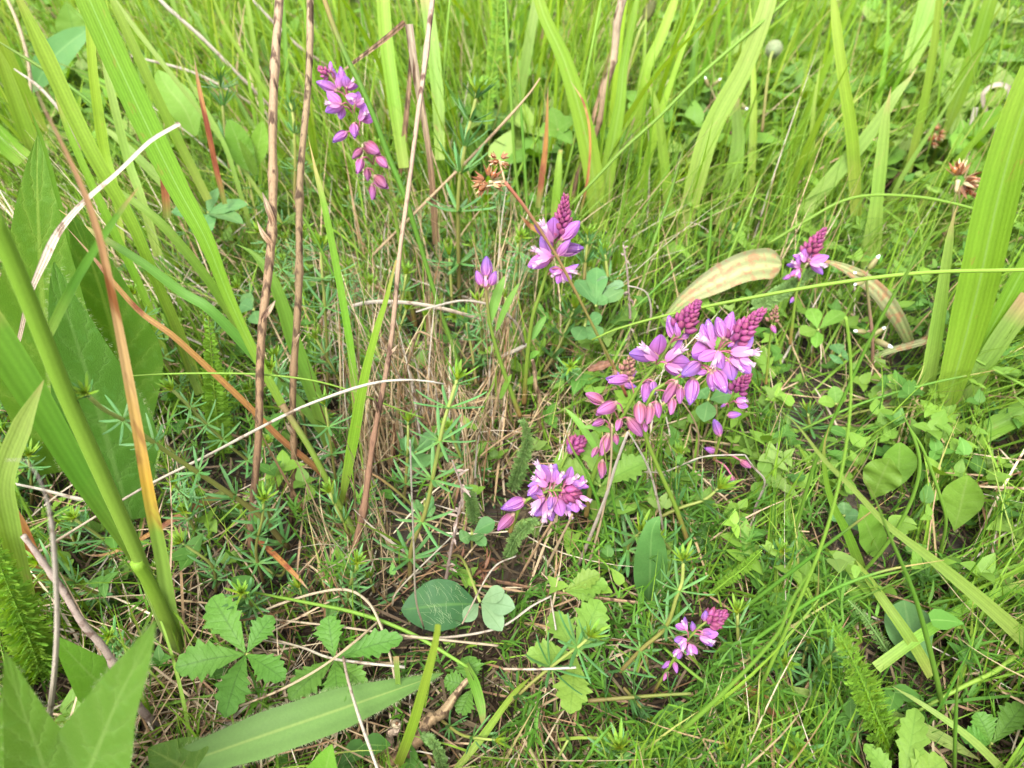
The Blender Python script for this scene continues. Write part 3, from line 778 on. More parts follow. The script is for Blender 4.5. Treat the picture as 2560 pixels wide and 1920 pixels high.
def blades_mass(name, kind_mat, pos, length, width, th0, bend, head, rnd, K=5, twist=None, zbase=None, clear=True, cat=None, label=None, front=1.0, droop_floor=True, fold=0.0):
    N = len(pos)
    t = np.linspace(0, 1, K + 1)
    th = th0[:, None] + bend[:, None] * t[None]
    st = (length / K)[:, None]
    rx = np.concatenate([np.zeros((N, 1)), np.cumsum(np.sin(th[:, :-1]) * st, 1)], 1)
    rz = np.concatenate([np.zeros((N, 1)), np.cumsum(np.cos(th[:, :-1]) * st, 1)], 1)
    dx, dy = np.cos(head)[:, None], np.sin(head)[:, None]
    side_bend = rng.normal(size=N)[:, None] * .12 * length[:, None] * t[None] ** 2
    X = pos[:, 0:1] + rx * dx - side_bend * dy
    Y = pos[:, 1:2] + rx * dy + side_bend * dx
    Z = (ground_z(pos[:, 0], pos[:, 1]) if zbase is None else zbase)[:, None] + rz
    if droop_floor: Z = np.maximum(Z, 0.0015)
    C = np.stack([X, Y, Z], -1)
    if clear and KEEP:
        px, py, s = project(C)
        bad = (s < 0.085).any(1)
        ix, iy = np.clip(px // 16, -1, 160).astype(int) + 1, np.clip(py // 16, -1, 120).astype(int) + 1
        bad |= (s < keep_grid()[iy, ix] * front).any(1)
        ok = ~bad
        C, N = C[ok], int(ok.sum()); width, rnd, head = width[ok], rnd[ok], head[ok]
        if twist is not None: twist = twist[ok]
    T = unit(np.gradient(C, axis=1))
    sh = np.stack([-np.sin(head), np.cos(head), np.zeros(N)], -1)[:, None]
    sh = unit(sh - T * np.sum(sh * T, -1, keepdims=True))
    if twist is not None:
        a = twist[:, None, None]
        sh = sh * np.cos(a) + np.cross(T, sh) * np.sin(a)
    prof = np.clip((1 - t) / .6, .03, 1) ** .8 * np.minimum(1, .6 + t * 2)
    W = width[:, None, None] * .5 * prof[None, :, None]
    if fold:
        Nn = np.cross(T, sh)
        V = np.stack([C - sh * W + Nn * W * fold, C, C + sh * W + Nn * W * fold], 2); c = 3
    else:
        V = np.stack([C - sh * W, C + sh * W], 2); c = 2
    A = np.empty(V.shape); A[..., 0] = np.linspace(-1, 1, c); A[..., 1] = t[None, :, None]; A[..., 2] = rnd[:, None, None]
    q = grid_quads(K + 1, c)
    Q = (q[None] + (np.arange(N) * (K + 1) * c)[:, None, None]).reshape(-1, 4)
    mb = MB(); mb.add(V.reshape(-1, 3), quads=Q, attr=A.reshape(-1, 3))
    o = mb.build(name, M[kind_mat], origin=(0, 0, 0))
    o["kind"] = "stuff"
    if label: o["label"] = label; o["category"] = cat
    return o

def scatter(n, y0, y1, power=1.4, spread=.8, margin=.12, weight=None):
    """ground points with density falling off with distance"""
    out = []
    while sum(len(a) for a in out) < n:
        m = n * 2
        u = rng.random(m); e = 1.0003 - power
        y = (y0 ** e + u * (y1 ** e - y0 ** e)) ** (1 / e)
        dpt = y * _cp + CAM_H * _sp
        x = rng.uniform(-1, 1, m) * (spread * dpt + margin)
        p = np.stack([x, y], -1)
        if weight is not None:
            px, py, s = project(np.stack([x, y, np.zeros(m)], -1))
            p = p[rng.random(m) < weight(px, py)]
        out.append(p)
    return np.concatenate(out)[:n]

# ================================================================== the picked-out plants
# ---- milkworts
milkwort("tall milkwort spike at the upper left, pink old flowers hanging below its lilac ones",
    up(1, 1, [(1040, 820), (1005, 640), (985, 530), (945, 440), (915, 370), (890, 300), (870, 250), (845, 215), (820, 185), (800, 175)]),
    (822, 190, 797, 168, 34),
    [('c', 842, 228, 792, 207), ('c', 838, 196, 831, 168), ('c', 860, 215, 855, 170), ('c', 827, 176, 826, 152), ('c', 848, 222, 842, 180),
     ('o', 867, 220, 885, 190), ('o', 866, 238, 892, 252), ('o', 853, 262, 806, 252), ('o', 857, 266, 836, 292), ('o', 888, 262, 917, 240),
     ('o', 900, 300, 938, 278), ('c', 885, 308, 890, 352), ('c', 868, 330, 834, 360), ('p', 912, 358, 955, 392), ('p', 940, 388, 971, 422),
     ('p', 905, 370, 880, 398), ('p', 905, 395, 895, 440), ('p', 917, 420, 921, 456), ('p', 937, 440, 972, 477), ('p', 930, 460, 932, 502)], nbud=14, stem=12)
milkwort("upright central milkwort with a dark bud cone, crossed by the red wood-rush stem",
    up(2, 1, [(1310, 1010), (1318, 900), (1330, 800), (1350, 735), (1375, 655), (1390, 600), (1405, 550), (1416, 486)]),
    (1400, 596, 1415, 484, 58),
    [('o', 1380, 602, 1352, 545), ('o', 1378, 645, 1318, 618), ('f', 1372, 645, 1330, 668), ('c', 1392, 625, 1462, 618), ('c', 1404, 600, 1450, 556), ('c', 1382, 600, 1375, 552),
     ('o', 1404, 678, 1372, 697), ('o', 1408, 676, 1447, 688), ('f', 1406, 676, 1408, 708), ('c', 1395, 640, 1425, 600)],
    leaves=[(1330, 850, 1366, 790, 26), (1322, 895, 1350, 880, 22), (1315, 960, 1352, 945, 24)], nbud=40, stem=13)
milkwort("single just opening milkwort with three lilac petals between two narrow green leaves",
    up(3, .5, [(1300, 1040), (1260, 930), (1235, 850), (1222, 790), (1214, 712)]), None,
    [('c', 1216, 694, 1216, 636), ('c', 1205, 714, 1190, 674), ('c', 1226, 714, 1240, 679), ('f', 1212, 716, 1214, 690)],
    leaves=[(1221, 815, 1262, 690, 34), (1240, 830, 1300, 706, 22), (1250, 1000, 1280, 935, 20)], stem=13)
milkwort("left of the two big leaning milkworts, stem lined with hanging pink flowers",
    up(2.2, 1, [(1465, 1290), (1480, 1200), (1520, 1105), (1560, 1035), (1600, 965), (1645, 905), (1680, 850), (1705, 805), (1745, 754)]),
    (1700, 822, 1748, 752, 62),
    [('c', 1690, 848, 1670, 786), ('c', 1696, 842, 1688, 806), ('c', 1704, 848, 1726, 828), ('o', 1642, 893, 1588, 842), ('o', 1668, 905, 1727, 868), ('o', 1665, 908, 1722, 925),
     ('c', 1572, 948, 1508, 952), ('c', 1617, 950, 1609, 1010), ('c', 1632, 952, 1634, 988), ('p', 1541, 1006, 1485, 1036), ('p', 1509, 1007, 1462, 981), ('p', 1512, 1050, 1478, 1064),
     ('p', 1553, 1047, 1538, 1078), ('p', 1570, 1045, 1604, 1092), ('p', 1522, 1085, 1502, 1144), ('p', 1537, 1085, 1544, 1115), ('p', 1493, 1118, 1478, 1145), ('p', 1506, 1150, 1502, 1197)],
    nbud=32, stem=14, leaves=[(1500, 1140, 1412, 1020, 24), (1530, 1080, 1455, 1068, 22)])
milkwort("right of the two big leaning milkworts, violet flowers wide open below dark buds",
    up(2, 1, [(1722, 1362), (1690, 1270), (1650, 1180), (1614, 1090), (1612, 1035), (1630, 985), (1648, 968), (1690, 945), (1760, 903), (1803, 872), (1828, 845), (1908, 777)]),
    (1830, 852, 1912, 772, 66),
    [('c', 1815, 850, 1828, 776), ('c', 1808, 846, 1790, 790), ('o', 1778, 868, 1718, 840), ('c', 1780, 862, 1768, 793), ('o', 1795, 878, 1770, 928), ('f', 1790, 885, 1785, 925),
     ('o', 1828, 883, 1902, 888), ('o', 1822, 900, 1864, 940), ('f', 1850, 895, 1888, 915), ('c', 1750, 905, 1695, 943), ('c', 1768, 928, 1738, 936), ('c', 1785, 925, 1809, 987), ('c', 1778, 930, 1786, 982),
     ('c', 1733, 945, 1722, 1014), ('p', 1692, 953, 1659, 1010), ('p', 1702, 966, 1697, 1012), ('p', 1680, 993, 1677, 1040), ('p', 1598, 1006, 1596, 1062), ('p', 1626, 1010, 1620, 1064),
     ('p', 1640, 1003, 1649, 1047), ('p', 1610, 1055, 1614, 1082), ('c', 1835, 858, 1818, 868)], nbud=34, stem=13)
milkwort("small half open bud spike with greenish buds left of the two big milkworts",
    up(4, .5, [(1590, 1040), (1580, 985), (1562, 940), (1582, 888)]), (1558, 945, 1584, 884, 50), [('c', 1562, 950, 1542, 930), ('c', 1570, 945, 1592, 925), ('c', 1560, 960, 1590, 968)], budmat=BUDG, nbud=22, stem=8)
milkwort("milkwort showing only a round purple bud head beneath the big left spike",
    up(4, 1, [(1390, 1200), (1410, 1150), (1430, 1118), (1462, 1092)]), (1422, 1122, 1466, 1094, 54), [('c', 1428, 1135, 1420, 1105)], nbud=24, stem=10)
milkwort("round milkwort head seen from above, in front, its lilac flowers fringed",
    up(3, .6, [(1275, 1330), (1300, 1268), (1330, 1243), (1370, 1228), (1405, 1226), (1446, 1240)]),
    (1404, 1226, 1450, 1238, 62),
    [('o', 1367, 1212, 1320, 1182), ('f', 1362, 1195, 1338, 1150), ('f', 1360, 1200, 1335, 1178), ('o', 1378, 1205, 1373, 1150), ('o', 1390, 1208, 1408, 1172), ('o', 1417, 1208, 1454, 1182), ('o', 1360, 1240, 1317, 1263), ('f', 1352, 1250, 1326, 1288),
     ('o', 1366, 1250, 1356, 1308), ('o', 1392, 1245, 1373, 1292), ('o', 1404, 1250, 1419, 1290), ('f', 1416, 1260, 1430, 1300), ('o', 1438, 1252, 1458, 1278), ('f', 1450, 1240, 1480, 1252),
     ('o', 1446, 1215, 1470, 1200), ('c', 1345, 1213, 1317, 1240), ('c', 1312, 1250, 1250, 1270), ('p', 1285, 1285, 1242, 1326), ('c', 1380, 1240, 1372, 1275)], nbud=34, stem=11)
milkwort("distant milkwort on the right below the curled dead leaf, out of focus",
    up(3, 1, [(1975, 860), (1990, 740), (2003, 690), (2015, 640), (2063, 574)]), (2018, 638, 2064, 570, 48),
    [('o', 2012, 655, 1994, 626), ('o', 1999, 667, 1970, 645), ('o', 1995, 670, 1985, 700), ('o', 2025, 655, 2068, 668), ('f', 2022, 655, 2040, 672), ('c', 1977, 690, 1953, 699), ('c', 1985, 743, 1972, 760), ('c', 2020, 650, 2048, 625)], nbud=30, stem=9)
milkwort("small pink milkwort peeping out behind the big right spike",
    up(3, .5, [(1785, 1150), (1812, 1050), (1835, 985), (1874, 935)]), (1838, 980, 1876, 934, 46),
    [('c', 1828, 985, 1815, 965), ('o', 1842, 1008, 1872, 1004), ('c', 1818, 1038, 1852, 1035), ('c', 1815, 1010, 1800, 1018), ('c', 1800, 1090, 1785, 1045), ('c', 1790, 1130, 1760, 1120), ('p', 1850, 1150, 1876, 1170), ('p', 1830, 1190, 1835, 1210)], nbud=26, stem=8)
milkwort("lowest milkwort, at the bottom right among bedstraw with crimson bud tip",
    up(.5, 1, [(1635, 1730), (1665, 1680), (1690, 1640), (1725, 1592), (1765, 1555), (1814, 1532)]), (1768, 1556, 1816, 1532, 56),
    [('c', 1762, 1552, 1760, 1520), ('o', 1715, 1575, 1698, 1548), ('c', 1735, 1580, 1728, 1550), ('o', 1750, 1588, 1792, 1600), ('c', 1755, 1580, 1780, 1585), ('o', 1715, 1598, 1688, 1612), ('o', 1725, 1610, 1728, 1638), ('f', 1715, 1605, 1705, 1630), ('o', 1702, 1625, 1682, 1642),
     ('c', 1680, 1655, 1653, 1670), ('c', 1685, 1655, 1690, 1680), ('p', 1670, 1680, 1658, 1702)], nbud=30, stem=9)
milkwort("green budded milkwort tip half hidden right of the big bud cone",
    up(4, .5, [(1915, 960), (1925, 850), (1932, 800), (1940, 765)]), (1930, 805, 1942, 764, 30), [('p', 1928, 812, 1940, 835)], budmat=BUDG, nbud=16, stem=7)

# ---- wood-rush heads
chaff_head('wood_rush', "wood-rush with an amber brown seed head and a long red stem crossing the centre", 'wild grass',
    up(3, 0, [(1566, 990), (1540, 930), (1500, 850), (1447, 745), (1400, 655), (1360, 590), (1310, 515), (1262, 455)]), [8, 8, 8, 7, 8, 7, 9, 10],
    [(1222, 455, 52), (1248, 400, 34), (1200, 470, 30)])
blade('rush_bract', "brown leafy sheath lying along the red wood-rush stem", 'leaf', up(6.4, 0, [(1395, 640), (1365, 590), (1325, 565), (1298, 535)]), [10, 20, 14, 5], 'orange', n=14)
chaff_head('wood_rush', "blurred brown wood-rush head at the far right edge beside the broad blade", 'wild grass',
    up(1, 1, [(2370, 720), (2375, 600), (2390, 480)]), [6, 5, 5], [(2395, 450, 60), (2420, 485, 30)], stem_mat='darkstem')
chaff_head('wood_rush', "small dark wood-rush head left of the bleached stalk at the upper right", 'wild grass',
    up(0, 0, [(2200, 480), (2300, 385), (2330, 360)]), [5, 5, 4], [(2338, 335, 30), (2330, 355, 26)], stem_mat='darkstem')

# ---- dead stalks
def D(label, pts, w, mat='stalk', scraps=0, **k):
    P = smooth(pts, 60)
    s = np.linspace(0, 1, 60)[:, None]; amp = px2m(P, resample(w, 60))[:, None] * .22
    P = P + amp * (np.sin(s * 17 + random.random() * 6) * RT + .6 * np.sin(s * 29 + random.random() * 6) * UP)
    W = resample(w, 60) * (1 + rng.normal(0, .05, 60))
    for q in range(2 + 2 * bool(scraps)):
        W[random.randrange(4, 56)] *= 1.35
    o = blade('dried_stalk', label, 'dry stalk', list(P), W, mat, round_=True, tip=False, n=90, **k)
    Q = smooth(P, 60)
    for q in range(scraps):
        i = random.randrange(6, 40); wm = px2m(Q[i:i + 1], W[i])[0]
        T = unit(Q[i + 1] - Q[i]); d = unit(T * .9 + RT * random.choice((-1, 1)) * random.uniform(.3, .7) - FW * .3)
        L = wm * random.uniform(2.2, 4.0); p0 = Q[i] + (CAM - Q[i]) / np.linalg.norm(CAM - Q[i]) * wm * .45
        m_ = smooth([p0 - T * L * .3, p0, p0 + d * L * .5, p0 + d * L + T * L * .1], 12)
        b = MB(); sheet(b, m_, wm * .36 * np.sin(np.linspace(.25, 3.05, 12)), 3, fold=.6, roll=np.linspace(0, random.uniform(-90, 90), 12)); sc = b.mesh('torn_sheath', M['greystalk'], P[0])
        e = bpy.data.objects.new('torn_sheath', sc); COL.objects.link(e); e.parent = o
    return o
D("left one of the two tall brown dead stalks", up(0, 9, [(628, 1445), (636, 1200), (652, 950), (668, 700), (680, 480), (690, 200), (697, -60)]), [15, 18, 20, 22, 22, 21, 24], scraps=4)
D("right one of the two tall brown dead stalks", up(0, 9, [(725, 1340), (732, 1150), (738, 900), (746, 650), (757, 400), (768, 200), (778, -60)]), [12, 14, 17, 18, 18, 17, 19], scraps=3)
D("thin pale dead stalk running down behind the top left flower spike to the thatch", up(0, 8, [(860, 1460), (905, 1280), (940, 1080), (975, 850), (1000, 640), (1022, 480), (1045, 270), (1062, 140), (1088, -40)]), [18, 18, 16, 14, 13, 12, 11, 13, 15], 'greystalk', scraps=3)
D("speckled grey dead stalk with a knot, leaning right at the top centre", up(3, 3, [(1428, 520), (1452, 420), (1500, 300), (1520, 190), (1540, 90), (1568, -50)]), [10, 13, 14, 19, 21, 24], 'greystalk')
blade('withered_grass', "broken dead grass blade folded over at a sharp knee in front of pale grass", 'dry blade', up(5, 0, [(1090, 610), (1078, 430), (1060, 300), (1040, 190), (1022, 60)]), [16, 16, 14, 18, 20], 'greystalk', tip=False, n=20)
blade('withered_grass', "brown arm of the broken grass blade, sloping down left from the knee", 'dry blade', up(18, .5, [(1012, 56), (960, 100), (900, 145), (855, 178)]), [14, 13, 10, 7], 'stalk', n=14)
blade('withered_grass', "narrow dark brown dead leaf hanging straight down from the knee of the broken blade", 'dry blade', up(6, 0, [(1000, 440), (1012, 330), (1024, 200), (1024, 120)]), [9, 14, 12, 6], 'stalk', n=14)
blade('withered_grass', "dark brown dead sheath alongside the speckled grey stalk", 'dry blade', up(7, 1, [(1455, 410), (1472, 340), (1490, 270), (1510, 190)]), [9, 9, 9, 5], 'stalk', n=12)
blade('withered_grass', "bleached white split blade crossing the broad herb leaf at the left", 'dry blade', up(12, 3, [(25, 925), (50, 840), (72, 745), (112, 650), (150, 575), (215, 500), (290, 435), (365, 362), (398, 338), (450, 309)]), [9, 10, 11, 14, 22, 16, 12, 10, 10, 9], 'white', n=40, tip=False, wave=.1)
blade('grass_blade', "long blade half turned brown and orange curving down in front of the left herb leaves", 'grass blade', up(.3, 0, [(455, 1640), (432, 1560), (405, 1400), (375, 1250), (347, 1090), (318, 930), (285, 760), (250, 600), (210, 480), (150, 350), (100, 250), (62, 150)]), [30, 32, 32, 32, 31, 28, 26, 24, 20, 17, 15, 12], 'turning', n=50)
blade('grass_blade', "orange red dying blade lying diagonally behind the left stalks", 'grass blade', up(0, 3, [(900, 1290), (800, 1180), (700, 1095), (610, 1005), (520, 920), (430, 838), (350, 780), (270, 690), (230, 640), (152, 552)]), [12, 14, 15, 15, 15, 15, 15, 13, 10, 4], 'orange', n=44)
blade('withered_grass', "thin arched straw hooking over from the left edge, bleached white", 'dry blade', up(2, 0, [(95, 1960), (125, 1780), (142, 1600), (140, 1450), (128, 1300), (108, 1220), (75, 1160), (30, 1138), (15, 1150)]), [15, 15, 15, 14, 13, 13, 12, 12, 6], 'white', round_=True, n=40)
D("grey woody twig at the bottom left, half hidden by the pointed leaf", up(0, 2, [(410, 1860), (300, 1690), (220, 1570), (150, 1470), (60, 1340)]), [20, 21, 20, 18, 14], 'twig')
D("brown twig lying in the bottom middle under the grass", lay([(960, 1935, 1.0), (1040, 1850, 1.2), (1120, 1760, 1.4), (1180, 1690, 1.6)]), [34, 34, 26, 10], 'stalk')
o = D("cut hollow stem stub pointing up at the bottom middle", lay([(945, 1925, .4), (970, 1860, 1.2), (990, 1812, 2.0)]), [20, 20, 22], 'greystalk')
P_ = lay([(990, 1812, 2.0), (992, 1808, 2.08)]); b = MB(); tube(b, smooth(P_, 3), px2m(np.array(P_), 25)[0] * .5, 10)
e = bpy.data.objects.new("cut_end", b.mesh("cut_end", M['straw'], o.location)); COL.objects.link(e); e.parent = o
b = MB(); P_ = lay([(991, 1810, 2.07), (993, 1806, 2.12)]); tube(b, smooth(P_, 3), px2m(np.array(P_), 8)[0] * .5, 8)  # solid brown plug, its dark colour stands in for the shaded hollow
e = bpy.data.objects.new("hollow_core", b.mesh("hollow_core", M['rust'], o.location)); COL.objects.link(e); e.parent = o

# ---- grass shoot at the left
G("thick smooth grass stem rising out of focus at the left edge", up(0, 0, [(455, 1650), (410, 1560), (347, 1395), (260, 1200), (170, 1000), (110, 850), (45, 690), (-30, 520)]), [25, 29, 33, 37, 39, 41, 43, 46], 'culm', round_=True, n=40, tip=False)
G("wide flat leaf branching left from the thick grass stem", up(3, 0, [(342, 1408), (295, 1330), (200, 1185), (80, 985), (-20, 830), (-120, 690)]), [18, 38, 54, 68, 80, 88], 'mid', n=36, tip=False, fold=.2)
G("pale sheathing stem base below the leaf joint, beside the cinquefoil", up(0, -.1, [(462, 1655), (420, 1560), (380, 1470), (340, 1405)]), [24, 32, 35, 32], 'culm', round_=True, tip=False)
G("folded yellowish leaf hanging down at the left edge behind the flat leaf", up(2, 0, [(100, 1600), (55, 1440), (20, 1300), (10, 1200), (60, 1060), (110, 950)]), [20, 34, 44, 56, 52, 40], 'pale', n=30)
G("orange spotted dying leaf at the left edge above the feathery leaf", up(1, 0, [(110, 1480), (80, 1400), (40, 1290), (-20, 1230)]), [50, 46, 30, 12], 'orange', n=18)
G("broad bright blade descending from the top edge to a hairy stalk", up(5.5, 2, [(705, 1012), (640, 890), (575, 750), (515, 600), (450, 480), (375, 330), (300, 170), (215, -20), (170, -120)]), [20, 22, 24, 30, 44, 58, 64, 64, 64], 'broad', n=46, tip=False, fold=.12)
G("hairy green stalk carrying the broad bright blade", up(0, 3, [(925, 1410), (880, 1320), (850, 1265), (780, 1130), (705, 1012)]), [16, 18, 16, 16, 17], 'milkstem', round_=True, tip=False)
G("green stalk parallel and left of the broad bright blade", up(3, 3, [(500, 980), (450, 840), (385, 690), (330, 560), (240, 400), (180, 280), (110, 130), (20, -60)]), [26, 26, 24, 26, 34, 38, 40, 40], 'bright', n=36)
G("short bright blade at the top left edge", up(8, 1, [(110, 420), (75, 350), (35, 240), (-10, 110)]), [30, 38, 32, 20], 'bright')
G("wide blade pointing down at the left edge above the herb leaf", up(9, 0, [(60, 400), (25, 370), (-40, 300)]), [50, 48, 40], 'broad')
G("second wide blade at the left edge reaching the herb leaf tip", up(8, 0, [(95, 330), (60, 240), (20, 150), (-15, 60)]), [46, 40, 36, 26], 'bright')
R("dark green rush crossing the broad bright blade from the left edge", up(7, 3, [(520, 545), (450, 450), (380, 388), (300, 320), (200, 235), (120, 180), (-30, 88)]), [10, 10, 10, 11, 11, 11, 11])
G("long tapering blade from the left herb leaf tip down to the right across the stalks", up(1.5, 3, [(830, 1120), (760, 1020), (690, 950), (600, 850), (520, 770), (459, 734), (360, 660), (272, 604), (200, 560), (133, 515)]), [14, 18, 24, 26, 25, 25, 24, 20, 14, 5], 'mid', n=40)
G("straight folded blade meeting the long tapering blade from above", up(3, 3, [(640, 890), (590, 810), (520, 700), (440, 600), (370, 530), (300, 480), (250, 420)]), [12, 18, 22, 24, 22, 18, 8], 'bright', n=30)
G("upright green stem behind the brown and orange blade", up(3, 3, [(500, 985), (440, 830), (390, 700), (340, 560), (290, 460)]), [22, 24, 24, 20, 14], 'mid')
G("thin upright blade below the dark rush", up(5, 4, [(310, 640), (300, 560), (285, 460), (262, 380), (235, 200), (225, 60), (222, -40)]), [12, 13, 20, 26, 22, 20, 20], 'bright', n=30)
G("yellow mottled blade right of the thin upright one", up(6, 4, [(395, 640), (355, 500), (320, 400), (280, 240), (250, 120)]), [20, 20, 20, 20, 10], 'pale')
G("whitish edged blade lying under the bleached split blade", up(6, 3, [(480, 530), (400, 450), (330, 380), (280, 335), (245, 310)]), [14, 22, 22, 16, 6], 'pale')
blade('grass_blade', "short straight orange blade standing near the top left milkwort", 'grass blade', up(8, 2, [(562, 510), (540, 420), (515, 300), (498, 220), (485, 140)]), [12, 13, 13, 11, 4], 'orange')
blade('grass_blade', "orange strip standing behind the bleached split blade", 'grass blade', up(8, 2, [(418, 545), (410, 450), (398, 380), (388, 300)]), [20, 18, 14, 6], 'orange')
G("slender yellow green blade slanting behind the broad bright blade at the top", up(5, 5, [(700, 560), (620, 440), (540, 330), (470, 240), (400, 150), (330, 60), (270, -30)]), [8, 9, 10, 11, 12, 12, 12], 'pale', n=30)
G("second narrow blade tight against the broad bright blade", up(8, 3, [(520, 500), (470, 400), (400, 260), (340, 130), (290, 20), (262, -40)]), [20, 22, 24, 24, 22, 20], 'bright', n=30)
G("thin green blade running to the top edge left of the brown stalks", up(5, 5, [(690, 400), (640, 330), (590, 240), (530, 120), (470, 10), (450, -30)]), [8, 10, 11, 11, 10, 10], 'mid')
G("grey green blade with a brown edge slanting between the two brown stalks", up(1, 3, [(830, 1140), (790, 1000), (740, 870), (690, 720), (640, 640), (590, 610)]), [22, 36, 38, 36, 26, 10], 'mid', n=30)
G("straight pale blade dropping behind the top left flower spike", up(3, 4, [(892, 1060), (880, 900), (860, 770), (838, 650), (812, 520), (790, 430), (770, 340)]), [18, 18, 18, 18, 17, 14, 5], 'bright', n=34)
G("broad flat blade with pointed foot standing in the thatch", up(1, 0, [(850, 1275), (868, 1180), (890, 1060), (912, 940), (940, 830), (968, 740), (990, 650)]), [6, 22, 28, 26, 20, 14, 4], 'bright', n=30, tip=False, fold=.12)
R("long dark rush falling from the top edge past the top left flowers to the thatch", up(3, 5, [(1150, 930), (1130, 860), (1100, 775), (1062, 650), (1012, 490), (975, 400), (938, 300), (900, 210), (865, 140), (832, 60), (795, -50)]), [13, 13, 13, 13, 14, 15, 16, 16, 16, 15, 14], 'rush', n=50, tip=False)
R("long yellow green rush sweeping from the top right down to the central flower", up(6, 6, [(1425, 515), (1500, 435), (1556, 376), (1650, 290), (1746, 193), (1840, 110), (1940, 25), (2010, -40)]), [9, 9, 10, 10, 11, 11, 11, 11], 'rushlight', n=46, tip=False)
R("long rush reaching in from the right edge in front of everything, almost level", up(7.5, 0, [(1480, 850), (1550, 820), (1700, 780), (1900, 740), (2100, 706), (2320, 681), (2600, 674)]), [6, 8, 10, 11, 12, 12, 12], 'rushlight', n=46, tip=False)
R("arched rush tip bending over the right hand blades", up(6, 2, [(1920, 610), (2010, 555), (2100, 505), (2180, 488), (2290, 492), (2380, 508), (2460, 530), (2515, 548)]), [10, 10, 9, 9, 9, 9, 8, 5], 'rushlight', n=40)
R("thin vertical rush right of the broken blade, reaching the top edge", up(4, 4, [(1310, 560), (1290, 440), (1278, 250), (1268, 100), (1262, -40)]), [9, 9, 10, 10, 10], 'rushlight', n=30)
R("rush with pointed reddish tip beside the brown seed head", up(4, 3, [(1320, 560), (1312, 420), (1303, 280), (1293, 140)]), [9, 9, 8, 3], 'rush')
R("slender rush passing right of the bluish bedstraw shoot", up(4, 4, [(1085, 470), (1105, 280), (1112, 150), (1125, 0), (1130, -40)]), [8, 8, 8, 8, 8], 'rushlight')
R("thin rush leaning right across the blue green bedstraw at the top", up(4, 4, [(1220, 430), (1150, 270), (1095, 170), (1050, 40), (1030, -40)]), [8, 8, 8, 8, 8], 'rush')
R("straight rush left of the speckled grey stalk", up(4, 5, [(1395, 520), (1440, 330), (1470, 170), (1495, 40), (1510, -40)]), [8, 8, 8, 8, 8], 'rushlight')
R("dark tipped rush standing behind the big flower cluster", up(3, 2, [(1750, 760), (1765, 690), (1775, 590), (1780, 485)]), [10, 10, 9, 3], 'rush')
R("spotted rush pair leaning right above the big flower cluster", up(3, 4, [(1590, 790), (1620, 650), (1650, 560), (1680, 470), (1720, 330)]), [12, 12, 11, 9, 4], 'rush')
R("green rush in front of the spotted pair, running down left", up(3, 3, [(1480, 860), (1560, 790), (1620, 740), (1690, 670), (1760, 615)]), [9, 9, 8, 8, 3], 'rush')
R("orange stemmed thin rush crossing the dead plantain leaf", up(4, 3, [(1765, 740), (1800, 690), (1840, 600), (1880, 500), (1905, 430)]), [10, 9, 8, 7, 3], 'rushlight')
R("fine yellow rush stretched level over the left leaves and stalks", up(6.5, 0, [(1060, 1045), (1000, 1025), (900, 985), (800, 955), (700, 940), (600, 934), (450, 934), (330, 940), (200, 952), (95, 966)]), [4, 5, 5, 6, 6, 6, 6, 5, 5, 4], 'rushlight', n=44)
R("thin green rush dropping through the thatch to the yellow line", up(1, 2, [(1050, 990), (950, 870), (900, 800), (850, 720), (780, 580), (700, 450)]), [7, 8, 8, 8, 9, 6], 'rush', n=30)
R("vertical dark rush running down past the round milkwort head", up(0, 0, [(1535, 1445), (1525, 1370), (1500, 1270), (1465, 1180), (1430, 1120), (1405, 1050)]), [9, 9, 9, 9, 8, 4], 'rush', n=30)
R("dark rush between the round milkwort head and the hanging pink flowers", up(0, 0, [(1575, 1440), (1560, 1370), (1535, 1260), (1515, 1150), (1505, 1080)]), [8, 8, 8, 7, 3], 'rush', n=24)

G("blurred green and brown blade leaning right in front of the left herb leaves", up(15.5, 0, [(118, 845), (180, 720), (240, 620), (300, 530), (348, 466)]), [22, 24, 21, 16, 8], 'mid')
G("pale bent leaf end beside the foot of the orange red blade", up(2.5, 0, [(335, 915), (345, 880), (362, 855), (385, 850)]), [34, 36, 26, 10], 'pale', tip=False)
G("thin blade crossing the two brown stalks high up, leaning left", up(5, 3, [(840, 520), (760, 380), (690, 270), (620, 160), (560, 60), (520, -40)]), [7, 9, 10, 10, 10, 9], 'bright', n=30)
G("thin yellowish blade left of the left brown stalk, leaning left", up(4, 3, [(640, 620), (600, 480), (560, 360), (500, 250), (430, 120)]), [8, 10, 11, 10, 4], 'pale', n=30)
G("slender blade behind the left brown stalk reaching the top", up(5, 5, [(650, 480), (655, 300), (640, 150), (620, 20), (612, -40)]), [9, 11, 12, 12, 12], 'bright', n=30)
G("slender blade between the two brown stalks near the top", up(5, 5, [(735, 470), (728, 300), (715, 150), (705, -40)]), [9, 11, 11, 11], 'mid', n=30)
G("fresh blade between the herb leaves and the broad bright blade", up(3, 2, [(420, 900), (360, 740), (290, 590), (220, 440), (160, 300), (120, 170)]), [12, 17, 20, 20, 15, 5], 'bright', n=34)
G("narrow blade over the largest herb leaf", up(6, 0, [(250, 830), (200, 680), (150, 520), (110, 370), (60, 230)]), [10, 14, 16, 13, 4], 'mid', n=30)
G("bright wide blade standing behind the pale dead stalk at the top", up(7, 6, [(1010, 420), (985, 250), (965, 100), (955, -40)]), [26, 32, 34, 32], 'bright', tip=False)
G("pale wide blade behind the broken dead blade at the top", up(7, 6, [(1100, 400), (1095, 250), (1080, 100), (1060, -40)]), [24, 30, 32, 30], 'pale', tip=False)

